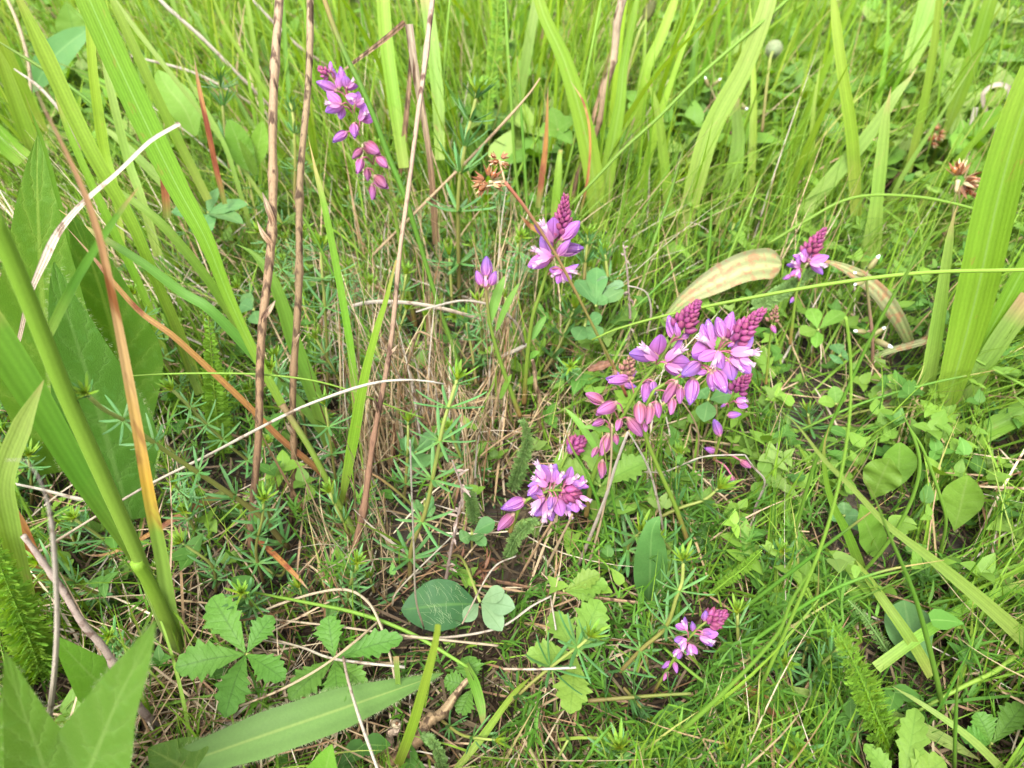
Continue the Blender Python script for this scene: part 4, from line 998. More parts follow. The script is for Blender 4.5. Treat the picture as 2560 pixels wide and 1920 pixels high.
# ---- big herb leaves at the left and bottom
broad_leaf('herb_leaf', "largest upright herb leaf with branching veins at the left edge", 'leaf', up(2, 2.5, [(150, 1180), (130, 1000), (110, 800), (98, 600), (93, 450), (95, 338)]), 235, 'dockleaf', 'dock', face=.8)
broad_leaf('herb_leaf', "upright herb leaf half hidden behind the second one from the left edge", 'leaf', up(2.5, 1, [(335, 1080), (315, 960), (280, 820), (230, 660), (170, 520)]), 190, 'dockleaf', 'dock', face=.8)
broad_leaf('herb_leaf', "pointed downy herb leaf in front of the largest one, tip at its middle", 'leaf', up(2.2, .5, [(330, 1300), (290, 1180), (245, 1020), (190, 850), (155, 740), (135, 655)]), 225, 'downy', 'dock', face=.75, hairs=500)
broad_leaf('herb_leaf', "long pointed downy leaf rising at the bottom left corner", 'leaf', up(2.4, -.4, [(150, 2080), (220, 1930), (290, 1760), (350, 1640), (390, 1550)]), 215, 'downy', 'dock', face=.8, fold=.12, hairs=250, hair_len=.0010)
broad_leaf('herb_leaf', "narrow pointed leaf at the very bottom left corner beside the straw arc", 'leaf', up(2.2, -.3, [(150, 2080), (110, 1920), (60, 1780), (12, 1628)]), 165, 'downy', 'dock', face=.75, hairs=120, hair_len=.0010)
broad_leaf('herb_leaf', "small pointed leaf emerging behind the corner leaf next to the woody twig", 'leaf', up(2, 0, [(330, 1780), (250, 1710), (190, 1650), (132, 1588)]), 110, 'herb', 'dock', face=.6)
broad_leaf('herb_leaf', "rounded dark leaf cut by the bottom edge below the cinquefoil", 'leaf', lay([(560, 1990, 2.2), (480, 1930, 2.6), (370, 1870, 2.6)]), 160, 'dockleaf', 'ovate', face=.5)
broad_leaf('herb_leaf', "dark leaf at the bottom left corner behind the narrow pointed leaf", 'leaf', up(1.5, 0, [(60, 2050), (40, 1900), (10, 1740)]), 200, 'dockleaf', 'dock', face=.5)
broad_leaf('herb_leaf', "little tooth shaped leaf tip poking up at the bottom edge below the plantain leaf", 'leaf', up(1.6, 0, [(800, 1990), (815, 1920), (830, 1860)]), 95, 'herb', 'dock', face=.7)
broad_leaf('plantain_leaf', "long ribbed plantain leaf with hairy margin lying across the bottom", 'leaf', lay([(330, 1960, 1.9), (470, 1905, 2.6), (640, 1845, 2.9), (830, 1780, 2.8), (980, 1728, 2.4), (1110, 1682, 1.6)]), [80, 104, 110, 104, 88, 60], 'plantain', 'strap', face=.45, fold=.1, hairs=1100, hair_len=.0013, cols=11, clear=66)
broad_leaf('oval_leaf', "dark oval leaf with long white hairs in the thatch hollow", 'leaf', lay([(1190, 1510, 1.0), (1110, 1512, 1.4), (1003, 1525, 1.2)]), 132, 'roundleaf', 'ellip', face=.45, fold=.08, hairs=0, clear=80)
o = bpy.data.objects[-1] if False else None
ol = [x for x in COL.objects if x.name.startswith('oval_leaf')][0]
hb = MB()
for k in range(60):
    t = random.random(); p = at_h(1060 + 120 * t, 1455 + 110 * random.random(), .0165)
    d = unit(np.array((-.5, .5, .15)) + rng.normal(size=3) * .3) * random.uniform(.003, .007)
    s = unit(np.cross(d, (0, 0, 1))) * .000025; m = p + d * .5 + np.array((0, 0, .0006))
    hb.add([p - s, p + s, m + s, m - s, p + d], quads=[(0, 1, 2, 3)], tris=[(3, 2, 4)], attr=[(0, .5, .5)] * 5)
h = bpy.data.objects.new("leaf_hairs", hb.mesh("leaf_hairs", M['hair'], ol.location)); COL.objects.link(h); h.parent = ol; h["kind"] = "stuff"
broad_leaf('plantain_leaf', "curled dying plantain leaf, cream and brown, right of the dark tipped rush", 'leaf', up(3, 1.5, [(1660, 800), (1710, 750), (1770, 712), (1840, 676), (1900, 660), (1955, 662)]), [36, 52, 66, 72, 78, 80], 'deadleaf', 'blunt', face=.85, fold=.05, wave=.10, cols=11)
broad_leaf('plantain_leaf', "arching grey green dead leaf behind the distant milkwort", 'leaf', up(2, 1, [(2275, 860), (2240, 790), (2190, 725), (2120, 675), (2040, 645)]), [46, 46, 42, 36, 26], 'deadleaf', 'strap', face=.7, cols=7)
broad_leaf('oval_leaf', "spoon shaped leaf standing in shade at the right middle", 'leaf', up(.6, 1, [(2230, 1230), (2245, 1180), (2250, 1105)]), 80, 'herb', 'obov', face=.7)
broad_leaf('oval_leaf', "spoon shaped pale leaf standing at the right edge of the frame", 'leaf', up(.6, 1, [(2385, 1330), (2400, 1270), (2420, 1188)]), 92, 'herb', 'obov', face=.7)
broad_leaf('crinkled_leaf', "crinkled bright leaf crossed by a dry blade at the right middle", 'leaf', up(.5, .5, [(2180, 1250), (2200, 1200), (2225, 1145)]), 90, 'herb', 'obov', face=.75, wave=.14)
broad_leaf('crinkled_leaf', "lower crinkled leaf behind the crossing of blades at the right", 'leaf', up(.3, 0, [(2200, 1385), (2170, 1320), (2150, 1260)]), 80, 'herb', 'ovate', face=.6, wave=.1)
broad_leaf('oval_leaf', "bluish oval leaf on the ground right of the feathery leaf", 'leaf', lay([(2330, 1680, .8), (2280, 1590, 1.6), (2260, 1500, 1.8)]), 115, 'trefoil', 'obov', face=.5)
broad_leaf('oval_leaf', "narrow blue green leaf standing behind the bedstraw right of the round head", 'leaf', up(.2, .5, [(1620, 1520), (1625, 1430), (1630, 1330), (1650, 1290)]), 84, 'dim', 'ellip', face=.5, clear=0)
broad_leaf('hairy_leaf', "hairy pointed leaf pair left member at the brown stalk, upper left", 'leaf', up(8, .5, [(628, 430), (605, 380), (585, 330), (572, 298)]), 62, 'herb', 'ellip', face=.8, hairs=160)
broad_leaf('hairy_leaf', "hairy rounded leaf touching the left brown stalk, upper left", 'leaf', up(8, .5, [(632, 420), (645, 370), (652, 335), (655, 302)]), 46, 'herb', 'ellip', face=.8, hairs=120)
broad_leaf('hairy_leaf', "small folded hairy leaf in front of the hairy pair", 'leaf', up(7.8, -.2, [(640, 440), (622, 395), (598, 350)]), 34, 'herb', 'lance', face=.8, hairs=80)
broad_leaf('oval_leaf', "soft downy leaf behind the broad bright blade near the top", 'leaf', up(7, 2, [(490, 340), (460, 270), (420, 220), (395, 175)]), 76, 'herb', 'ellip', face=.7)
broad_leaf('oval_leaf', "smooth grey green leaf between blades in the top left corner", 'leaf', up(6, 2, [(80, 230), (120, 160), (170, 110), (230, 68)]), 70, 'trefoil', 'ellip', face=.7)
broad_leaf('oval_leaf', "bright toothed leaf in the top left corner", 'leaf', up(8, 1, [(190, 110), (180, 60), (165, 5)]), 75, 'cinqlight', 'ovate', face=.8)

# ---- cinquefoil leaves
cq = lambda label, c, ls, h, mat='cinq', **k: compound('cinquefoil_leaf', label, 'leaf', c, ls, mat, 'cunei', h, teeth=7, tooth=.22, group='cinquefoil leaves', **k)
cq("open five part cinquefoil leaf at the lower left, seen whole", (615, 1635), [(530, 1492, 94, 3.4), (683, 1540, 67, 3.2), (438, 1670, 94, 3.2), (712, 1700, 73, 3.1), (562, 1795, 82, 3.2)], 2.8, base=(700, 1760))
cq("second cinquefoil leaf half under straws, right of the whole one", (836, 1648), [(820, 1540, 72, 3.0), (1008, 1595, 68, 3.0), (722, 1750, 72, 2.7), (848, 1770, 74, 2.7), (915, 1722, 58, 2.6)], 2.4, base=(900, 1700))
cq("pale cinquefoil leaf covered by the yellow centred bedstraw", (1440, 1640), [(1500, 1500, 90, 2.6), (1380, 1530, 77, 2.4), (1315, 1640, 70, 2.3), (1425, 1785, 89, 2.2)], 1.9, mat='cinqlight', base=(1480, 1700))
cq("small folded young cinquefoil leaf between straws right of the trefoil", (1410, 1478), [(1520, 1462, 65, 2.3), (1500, 1435, 52, 2.5), (1490, 1490, 42, 2.1)], 1.9, mat='cinqlight', base=(1400, 1530))
cq("light green toothed leaf behind the hanging pink flowers", (1500, 1215), [(1465, 1080, 65, 5.2), (1620, 1155, 77, 5.0), (1385, 1160, 65, 4.6), (1520, 1240, 50, 4.2)], 4.0, mat='cinqlight', base=(1490, 1300))
cq("yellowing cinquefoil leaf at the bottom right corner", (2250, 1985), [(2290, 1770, 73, 2.4), (2360, 1900, 100, 2.2), (2160, 1860, 62, 2.2)], 1.8, mat='cinqlight', base=(2260, 2040))
cq("shaded cinquefoil leaf at the right bottom edge", (2480, 1860), [(2440, 1780, 67, 1.6), (2560, 1760, 67, 1.6), (2400, 1840, 58, 1.5)], 1.2, base=(2480, 1920))
cq("dark toothed leaf behind the twig joint in the bottom middle", (1180, 1720), [(1170, 1640, 70, 1.4), (1110, 1700, 53, 1.2), (1150, 1790, 58, 1.0)], 1.2, base=(1200, 1760))

# ---- trefoils and other small compound leaves
tf = lambda label, c, ls, h, mat='trefoil', shape='obov', **k: compound('trefoil_leaf', label, 'leaf', c, ls, mat, shape, h, group='trefoil leaves', fold=.12, **k)
tf("pale rounded trefoil in front of the dark oval leaf", (1200, 1505), [(1288, 1520, 54, 3.4), (1255, 1578, 50, 3.0), (1262, 1478, 46, 3.6), (1160, 1555, 38, 3.0)], 3.0, mat='glaucous', base=(1120, 1390), stalkpx=8)
tf("trefoil with two large leaflets below the round milkwort head", (1180, 1335), [(1238, 1305, 46, 2.8), (1195, 1352, 44, 2.6), (1150, 1350, 40, 2.4), (1215, 1365, 30, 2.4)], 2.4, base=(1180, 1390))
tf("smooth leaved vetch sprig right of the broad blade, pointing right", (520, 532), [(620, 512, 52, 7.8), (608, 560, 46, 7.4), (430, 530, 44, 7.2), (505, 605, 58, 7.0), (545, 470, 30, 8)], 7.2, shape='ellip', base=(560, 640))
tf("grey green trefoil below the central flower spike", (1490, 765), [(1492, 668, 54, 7.2), (1440, 700, 48, 7.0), (1560, 725, 40, 7.0), (1520, 745, 34, 6.8)], 6.4, base=(1470, 850))
tf("bright little trefoil right of the central flower spike", (1508, 720), [(1560, 715, 34, 7.2), (1525, 748, 30, 6.6), (1505, 690, 30, 7.2)], 6.6, mat='glaucous', base=(1510, 790))
tf("dim trefoil pair under the central bedstraw shoots", (1462, 815), [(1505, 790, 40, 5.8), (1500, 850, 48, 5.4), (1440, 850, 46, 5.4)], 5.2, base=(1470, 880))
tf("trefoil right of the hanging violet flowers", (1770, 1000), [(1750, 975, 40, 4.6), (1830, 985, 50, 4.8), (1760, 1055, 50, 4.2)], 4.2, base=(1770, 1060))
tf("round bluish leaflets low in the thatch behind the central bedstraw", (1040, 1130), [(1060, 1170, 70, 2.6), (1000, 1100, 44, 2.8), (1090, 1085, 40, 2.8)], 2.2, base=(1040, 1180))
tf("trefoil in the shade left of the pale dead straw stem", (1062, 1265), [(1085, 1245, 46, 2.0), (1040, 1270, 40, 1.8), (1080, 1290, 40, 1.6)], 1.6, base=(1060, 1300))
tf("clover leaf right of the distant milkwort", (2045, 825), [(2025, 770, 40, 3.6), (2110, 780, 40, 3.6), (2000, 835, 42, 3.2), (2040, 870, 30, 3.0)], 3.2, mat='herb', base=(2050, 880))
tf("clover leaf in the right middle beside the dark chickweed stem", (2100, 890), [(2085, 860, 40, 3), (2120, 890, 40, 2.8), (2085, 905, 40, 2.6)], 2.8, mat='trefoil', base=(2100, 930))
tf("downy sprig of oval leaves by the curled leaf tip at the right", (2090, 1010), [(2085, 965, 36, 2.6), (2045, 1005, 34, 2.2), (2110, 985, 30, 2.4)], 2, mat='herb', shape='ellip', base=(2090, 1050))
tf("low blue green sprig under the crossing blades at the right", (2110, 1290), [(2110, 1255, 34, 2), (2150, 1290, 34, 1.8), (2075, 1300, 34, 1.8), (2160, 1330, 34, 1.6)], 1.6, mat='trefoil', shape='ellip', base=(2110, 1320))
tf("shaded trefoil behind the right brown stalk in the left middle", (635, 775), [(600, 760, 46, 4.4), (645, 810, 40, 4.0), (608, 735, 34, 4.6)], 4.2, base=(640, 830))
tf("bright soft leaf tuft behind the top right of the central spike", (1395, 325), [(1380, 268, 48, 9), (1440, 300, 44, 9), (1350, 330, 48, 8.4), (1430, 360, 40, 8)], 8.2, mat='herb', shape='ovate', base=(1400, 400))

# ---- feathery yarrow leaves
feather("feathery leaf standing at the bottom right, tip curling left", up(.4, 0, [(2235, 1890), (2190, 1790), (2150, 1690), (2105, 1600), (2070, 1555), (2046, 1515)]), [100, 104, 100, 84, 54, 16], pairs=40)
feather("thick feathery leaf at the bottom left edge", up(1, .5, [(110, 1700), (75, 1600), (35, 1500), (-10, 1390), (-30, 1340)]), [110, 130, 120, 90, 40], pairs=36, layers=3)
feather("dim feathery leaf behind the left stalks", up(.8, 1, [(560, 1150), (540, 1020), (530, 900), (520, 790)]), [70, 78, 60, 20], pairs=34)
feather("caterpillar like rolled feathery leaf left of the round milkwort head", up(.8, 0, [(1280, 1230), (1298, 1170), (1318, 1110), (1310, 1060), (1296, 1050)]), [44, 50, 46, 36, 20], 'yarrowpale', pairs=34, layers=3)
feather("rolled feathery leaf under the round milkwort head", up(.6, 0, [(1265, 1400), (1290, 1345), (1325, 1310), (1345, 1300)]), [34, 44, 46, 24], 'yarrowpale', pairs=26, layers=3)
feather("soft feathery leaf lying right of the big flower cluster under the level rush", up(4.5, 0, [(1875, 775), (1930, 745), (1980, 715), (2040, 672)]), [50, 48, 42, 22], 'yarrowpale', pairs=30, layers=3)
feather("small bright feathery leaf between the lower milkwort and dry grass at the right", up(1.2, 0, [(1770, 1490), (1820, 1450), (1860, 1420), (1905, 1375)]), [24, 34, 34, 14], pairs=26)
feather("bright upright feathery leaf blurred at the top middle", up(6, 4, [(1215, 330), (1225, 220), (1240, 110), (1245, 0), (1250, -50)]), [34, 40, 44, 40, 34], pairs=36)
feather("pale feathery leaf seen edge on beside the large one", up(.3, 0, [(2240, 1660), (2200, 1600), (2160, 1540), (2120, 1500)]), [34, 36, 30, 14], 'yarrowpale', pairs=26)
feather("curled hairy green leaf in the bottom middle beside the brown twig", lay([(1110, 1935, 1), (1095, 1880, 1.8), (1075, 1850, 2.2), (1055, 1838, 2.0)]), [40, 40, 36, 22], 'yarrowpale', pairs=26, layers=3)
feather("grey feathery tuft by the dead stem left of the round milkwort head", up(2, 0, [(1185, 1310), (1180, 1260), (1165, 1220)]), [40, 46, 30], 'yarrowpale', pairs=22, layers=3)

# ---- bedstraw shoots (label, stem from base to tip, whorls, needle length)
B = bedstraw
B("most prominent bedstraw shoot, with six open whorls, in the middle of the thatch", up(.2, 2, [(1025, 1470), (1028, 1373), (1063, 1281), (1088, 1164), (1107, 1066), (1126, 1003), (1142, 950)]), [.02, .20, .40, .60, .78, .90], 84, spread=True, stem=13)
B("bedstraw shoot reclining from the broad left leaves towards the brown stalks", up(1.4, -4, [(720, 1370), (650, 1290), (560, 1225), (470, 1165), (375, 1100), (312, 1052), (262, 1025), (215, 985)]), [.04, .18, .36, .53, .72, .86], 76, stem=15)
B("tall bluish bedstraw shoot with many whorls at the top centre", up(1, 2, [(1150, 800), (1145, 570), (1147, 468), (1158, 392), (1170, 329), (1180, 288), (1192, 235)]), [.30, .53, .70, .82, .92], 92, stem=12)
B("bedstraw shoot with a bright tip between the two brown stalks", up(1, 2, [(820, 1000), (818, 880), (812, 760), (806, 690), (802, 620)]), [.30, .66, .86], 74, spread=True)
B("bedstraw shoot behind the right brown stalk near its foot", up(1, 2, [(770, 1120), (750, 1010), (715, 960), (690, 895)]), [.25, .62, .85], 58)
B("slim bedstraw with four spread whorls right of the right brown stalk", up(.2, 1, [(850, 1250), (838, 1190), (829, 1129), (819, 1053), (813, 1012)]), [.25, .52, .82], 62, spread=True, stem=8)
B("bedstraw tip above the thatch, left of the single milkwort", up(2, 2, [(1130, 800), (1128, 720), (1123, 640)]), [.35, .75], 66)
B("bedstraw shoot just under the arched dry straw at the centre", up(2, 2, [(1190, 960), (1180, 880), (1164, 800)]), [.3, .7], 72)
B("thin bedstraw with a small tip left of the prominent shoot", up(.5, 1, [(1010, 1260), (1018, 1150), (1020, 1090), (1020, 1055)]), [.3, .65], 58)
B("bedstraw with pale stem below the central flower spike", up(2, 2, [(1360, 930), (1390, 880), (1412, 830), (1436, 772)]), [.25, .6, .88], 78)
B("bedstraw tip right of the central flower spike", up(5, 1, [(1460, 700), (1465, 640), (1470, 590)]), [.4, .8], 56)
B("dense bedstraw tip left of the grey lichened dead stem", up(5, 1, [(1525, 740), (1518, 680), (1512, 632)]), [.4, .8], 56)
B("bedstraw at the left top beside the short orange blade", up(7, 2, [(575, 420), (562, 320), (556, 260), (548, 195)]), [.3, .7, .9], 62)
B("yellow topped bedstraw left of the top left milkwort", up(6, 2, [(737, 520), (738, 400), (735, 310), (725, 255)]), [.4, .7, .9], 46)
B("large spread bedstraw with orange centre right of the bent straw", up(1.2, .5, [(1560, 1350), (1625, 1306), (1700, 1270), (1760, 1250), (1795, 1222)]), [.3, .62, .85], 84, spread=True, stem=10)
B("bedstraw with a long jointed stem left of the lowest milkwort", up(.3, 1, [(1540, 1690), (1604, 1623), (1665, 1567), (1692, 1490), (1705, 1455), (1708, 1402)]), [.08, .30, .52, .82], 76, spread=True, stem=12)
B("bedstraw with a yellow heart seen from above over the pale cinquefoil", lay([(1230, 1800, .8), (1320, 1715, 1.8), (1400, 1650, 2.8), (1452, 1612, 3.6), (1472, 1592, 4.0)]), [.3, .62, .88], 84, spread=True, stem=10)
B("bright bedstraw head seen from above at the bottom edge", lay([(1580, 1990, .8), (1565, 1930, 1.6), (1550, 1873, 2.6)]), [.4, .8], 92, spread=True)
B("small bright bedstraw tip in the bottom middle right of the cut stem", lay([(1090, 1790, .8), (1150, 1835, 1.4), (1200, 1846, 2.0), (1238, 1850, 2.2)]), [.3, .7], 62)
B("cut bedstraw stem lying level below the lowest milkwort", lay([(1470, 1752, 1.4), (1560, 1745, 1.5), (1650, 1738, 1.6), (1728, 1734, 1.6)]), [.18, .46, .82], 60, spread=True, stem=11, tip=False)
B("bedstraw shoot hanging below the cut level stem", lay([(1560, 1720, 1.0), (1590, 1755, 1.2), (1620, 1790, 1.4)]), [.3, .7], 62)
B("bedstraw tip at the lower left above the cinquefoil, under straws", up(.8, 0, [(540, 1480), (530, 1415), (455, 1357)]), [.3, .5], 62)
B("bedstraw sprig above the second cinquefoil, crossed by a green stem", lay([(780, 1560, .8), (765, 1510, 1.4), (748, 1470, 1.9)]), [.4, .8], 58)
B("little bedstraw star on dark ground left of the dark oval leaf", lay([(935, 1480, .6), (930, 1462, 1.0), (925, 1445, 1.3)]), [.6], 42)
B("bedstraw in the dark hollow below the orange fallen blade", up(.3, 0, [(660, 1460), (640, 1380), (655, 1300), (660, 1250)]), [.3, .6, .9], 62)
B("bedstraw tip at the left under the folded yellowish leaf", up(.5, 0, [(80, 1260), (78, 1200), (72, 1140)]), [.4, .8], 60)
B("bedstraw tuft between the thick grass stem and the bleached straw arc", up(.5, 0, [(215, 1400), (185, 1350), (180, 1300)]), [.4, .8], 56)
B("bedstraw right of the left brown stalk foot", up(.3, 0, [(690, 1360), (668, 1270), (650, 1240)]), [.4, .8], 66)
B("bedstraw sprig under the round milkwort head, needles bluish", up(.2, 0, [(1590, 1430), (1570, 1370), (1600, 1330)]), [.3, .6, .9], 80, spread=True)
B("blurred bedstraw tuft at the right edge below the broad blades", up(.3, 1, [(2540, 1120), (2510, 1060), (2490, 1030)]), [.4, .8], 70)
B("blurred bedstraw star right of the pink milkwort", up(.3, .5, [(2030, 1090), (2022, 1050), (2020, 1030)]), [.4, .8], 54)
B("bedstraw tuft under the dark rushes at the bottom right", lay([(2000, 1700, .6), (2010, 1640, 1.2), (2020, 1610, 1.6)]), [.4, .8], 56)
B("bedstraw shoot at the bottom edge between the two leaves right of the twig", lay([(1330, 1970, .6), (1390, 1900, 1.2), (1420, 1850, 1.6)]), [.3, .7], 70, tip=False, spread=True)
B("bedstraw with broad dark needles beside the left stalk foot", lay([(720, 1400, .6), (700, 1440, 1.0), (650, 1410, 1.4)]), [.3, .7], 66, spread=True)

# ---- straws one can pick out
ST("long pale straw rising from the left edge across all stalks into the thatch", up(1.5, 2, [(25, 1425), (190, 1322), (361, 1218), (506, 1145), (700, 1044), (800, 1000), (936, 957), (1040, 950), (1110, 960)]), [9, 9, 9, 9, 9, 10, 10, 9, 6], 'white', n=40)
ST("split grey straw lying level behind the grass shoot at the left", up(2, 1, [(375, 1288), (330, 1270), (200, 1248), (110, 1225), (28, 1208)]), [9, 11, 13, 9, 8], 'white')
ST("torn white straw bridging the thatch at the centre, split at its left end", up(6, 1, [(1210, 800), (1120, 775), (1030, 758), (930, 755), (860, 770)]), [9, 12, 12, 14, 9], 'white')
ST("curling grey straw end hooked under the white bridging straw", up(5, 1, [(860, 770), (820, 795), (808, 820), (815, 850), (860, 880), (900, 890)]), [8, 6, 6, 5, 4, 3], 'white', n=30)
ST("brown arch of dead straw ending at the single milkwort leaves", up(5, 0, [(1310, 860), (1295, 815), (1260, 780), (1210, 758), (1150, 752), (1080, 768), (1040, 780)]), [9, 9, 8, 8, 8, 7, 6], 'white', n=30)
ST("thick bent straw right of the single milkwort stem", up(4, 0, [(1245, 895), (1280, 880), (1318, 862)]), [14, 14, 12], 'white')
ST("arched straw with a sharp fold in the thatch", up(3, 0, [(1000, 980), (1025, 890), (1040, 840), (1055, 830), (1110, 860)]), [12, 10, 10, 9, 5], 'straw')
ST("thin straw bent in a zigzag at the right of the round head", up(1.5, .5, [(1630, 1262), (1597, 1250), (1594, 1195), (1612, 1180), (1660, 1180), (1720, 1155), (1770, 1140), (1862, 1137)]), [5, 5, 5, 5, 6, 6, 6, 5], 'white', n=50)
ST("continuation of a bent straw dropping to the grey twig at the right", up(.8, .3, [(1855, 1345), (1880, 1325), (1888, 1270), (1912, 1205), (1885, 1170), (1863, 1138)]), [8, 9, 8, 7, 6, 5], 'white', n=30)
D("grey rough twig lying at the right of the large spread bedstraw", lay([(1745, 1400, 1.2), (1800, 1365, 1.5), (1860, 1340, 1.7), (1925, 1328, 1.8)]), [11, 10, 9, 6], 'twig')
ST("long arched straw looping over the cinquefoil leaves to the bottom", lay([(620, 1545, 1.6), (700, 1510, 2.3), (800, 1480, 2.9), (870, 1475, 3.2), (920, 1505, 3.3), (950, 1560, 3.1), (975, 1640, 2.6), (990, 1720, 1.9), (990, 1790, 1.0)]), [8, 9, 9, 9, 9, 9, 9, 8, 6], 'straw', n=50)
ST("straight straw crossing the second cinquefoil leaf", lay([(670, 1595, 2.2), (760, 1620, 2.6), (840, 1648, 2.9), (1012, 1668, 2.6)]), [7, 8, 9, 10], 'white')
ST("long level straw above the second cinquefoil leaf", lay([(680, 1548, 2.4), (850, 1567, 2.8), (1020, 1590, 2.8), (1246, 1614, 2.4)]), [7, 8, 9, 9], 'straw')
ST("curving straw under the pale trefoil, rising to the right", lay([(1005, 1595, 1.9), (1130, 1592, 2.3), (1250, 1568, 2.8), (1330, 1515, 3.0), (1378, 1490, 3.1)]), [9, 9, 9, 8, 6], 'white')
ST("bent straw with a knee lying on the plantain leaf and running off the bottom", lay([(858, 1642, 3.0), (870, 1700, 3.4), (900, 1800, 3.6), (950, 1940, 3.4)]), [9, 9, 10, 10], 'white')
ST("straw lying from the left across the cinquefoil to the long arch", lay([(600, 1765, 2.6), (700, 1725, 3.0), (800, 1670, 3.3), (880, 1610, 3.3), (950, 1550, 2.6)]), [7, 8, 8, 8, 6], 'straw')
ST("short pale straw on the pale cinquefoil leaf, lying level", lay([(1258, 1672, 3.6), (1340, 1673, 3.7), (1440, 1669, 3.7)]), [8, 8, 8], 'white')
ST("straw with a bend left of the pale trefoil, pointing up to the cinquefoil tip", lay([(1376, 1489, 3.0), (1390, 1575, 2.6)]), [6, 6], 'white')
ST("straw slanting across the dark oval leaf to the trefoil", lay([(1155, 1560, 3.6), (1230, 1424, 3.6), (1290, 1390, 3.2)]), [5, 6, 5], 'white')
ST("upright pale straw over the dark oval leaf", up(1.6, .5, [(1060, 1570), (1040, 1500), (1035, 1380), (1030, 1250), (1025, 1100)]), [6, 6, 6, 6, 5], 'white')
ST("bent white straw at the foot of the thatch, left of the oval leaf", lay([(980, 1515, 2.0), (1000, 1470, 2.6), (1130, 1340, 3.0), (1140, 1325, 3)]), [6, 6, 5, 5], 'white')
ST("reddish straw lying level below the round milkwort head", lay([(1240, 1452, 1.2), (1390, 1480, 1.4), (1500, 1495, 1.6), (1680, 1515, 1.4)]), [12, 13, 12, 8], 'stalk')
ST("leaning straw running under the round milkwort head, right one", up(.3, 0, [(1350, 1450), (1400, 1350), (1425, 1300), (1430, 1285)]), [11, 10, 8, 7], 'straw')
ST("leaning straw running under the round milkwort head, left one", up(.3, 0, [(1290, 1460), (1340, 1370), (1380, 1305)]), [8, 8, 7], 'straw')
ST("two ply pale straw right of the round head, rising past the pink flowers", up(.4, .5, [(1430, 1450), (1480, 1330), (1515, 1240), (1540, 1160), (1570, 1080)]), [12, 12, 11, 10, 8], 'white')
ST("second pale straw close beside the two ply straw", up(.4, .5, [(1460, 1450), (1500, 1310), (1525, 1180), (1530, 1060)]), [8, 8, 8, 6], 'straw')
ST("curved straw hanging from the big spike to the bent bedstraw", up(.8, 1, [(1665, 1380), (1650, 1280), (1625, 1180), (1590, 1110), (1570, 1080)]), [8, 8, 8, 7, 5], 'white')
ST("fine straw falling from the bud cluster to the right of the pink flowers", up(1, 1, [(1740, 1170), (1745, 1080), (1710, 1010), (1690, 1000)]), [6, 6, 6, 4], 'straw')
ST("thin white straw dangling above the big cluster from the grey dead stem", up(5, 0, [(1618, 835), (1628, 780), (1618, 735), (1595, 720), (1570, 715)]), [7, 7, 6, 5, 4], 'white')
ST("grey thread like straw slanting right at the very top, left of the stalks", up(8, 4, [(700, 290), (600, 190), (500, 90), (410, 10), (380, -30)]), [9, 10, 11, 12, 12], 'white')
ST("thin straw slanting right behind the brown stalks near the top", up(8, 4, [(820, 165), (740, 110), (650, 20), (610, -30)]), [8, 9, 9, 9], 'white')
ST("long pale straw slanting across the upper left down to the vetch sprig", up(7, 3, [(690, 300), (580, 230), (480, 180), (370, 150), (330, 140)]), [9, 9, 9, 8, 5], 'white')
ST("bleached straw curving at the top left corner between blades", up(8, 3, [(78, 240), (70, 150), (45, 60), (10, -20)]), [10, 10, 10, 9], 'straw')
ST("speckled white straw under the dark rush at the left top", up(8, 2, [(205, 370), (160, 290), (100, 220), (35, 172)]), [9, 11, 11, 4], 'white')
ST("slanting straw behind the wood-rush head to the thatch", up(5, 3, [(930, 640), (1010, 560), (1090, 480), (1200, 370), (1310, 250), (1350, 195)]), [8, 9, 9, 9, 9, 4], 'straw')
ST("straw crossing the dark hollow below the reclining bedstraw", lay([(490, 1280, 1.4), (560, 1340, 1.8), (630, 1430, 2.0), (680, 1520, 1.8)]), [6, 6, 6, 5], 'straw')
blade('withered_grass', "forked orange fallen blade pointing left under the reclining bedstraw", 'dry blade', lay([(560, 1235, 3), (480, 1270, 3.2), (400, 1320, 2.8), (330, 1360, 2.4), (270, 1385, 2.2), (225, 1388, 2.4), (198, 1376, 2.6)]), [22, 20, 15, 12, 10, 7, 4], 'orange', n=30)
blade('withered_grass', "yellow to orange blade tip lying above the second cinquefoil leaf", 'dry blade', lay([(620, 1325, 1.8), (700, 1400, 2.2), (750, 1450, 2.4), (775, 1480, 2.2)]), [12, 14, 13, 4], 'orange', n=20)
R("green stem lying from the left across the dark oval leaf foot to the twig", lay([(620, 1478, 2.2), (750, 1503, 2.6), (900, 1535, 2.8), (1030, 1585, 2.6), (1170, 1668, 2.0)]), [7, 10, 12, 12, 10], 'rushlight', n=36, tip=False)
R("thin red tipped rush in the thatch beside the prominent bedstraw", up(.5, .5, [(1055, 1290), (1000, 1235), (940, 1190), (890, 1170)]), [8, 8, 8, 4], 'redstem')
G("upright blade at the bottom middle crossing the plantain leaf tip", up(.2, 0, [(985, 1940), (1030, 1820), (1065, 1700), (1090, 1600), (1095, 1560)]), [22, 26, 26, 22, 14], 'bright', n=26, tip=False)
G("short blade curving beside the bedstraw right of the cut stem", lay([(1165, 1660, 1.6), (1190, 1720, 1.8), (1205, 1780, 1.6), (1205, 1820, 1.2)]), [14, 26, 24, 8], 'bright', n=20)
G("blade slanting up to the right from the bottom middle", lay([(1130, 1935, 1.2), (1200, 1850, 1.8), (1280, 1740, 2.0), (1330, 1690, 1.6)]), [14, 20, 14, 6], 'bright')
G("yellowing pointed blade hanging down through the arch of straw", up(.2, .2, [(1000, 1785), (996, 1720), (990, 1640)]), [6, 12, 14], 'pale', tip=False)
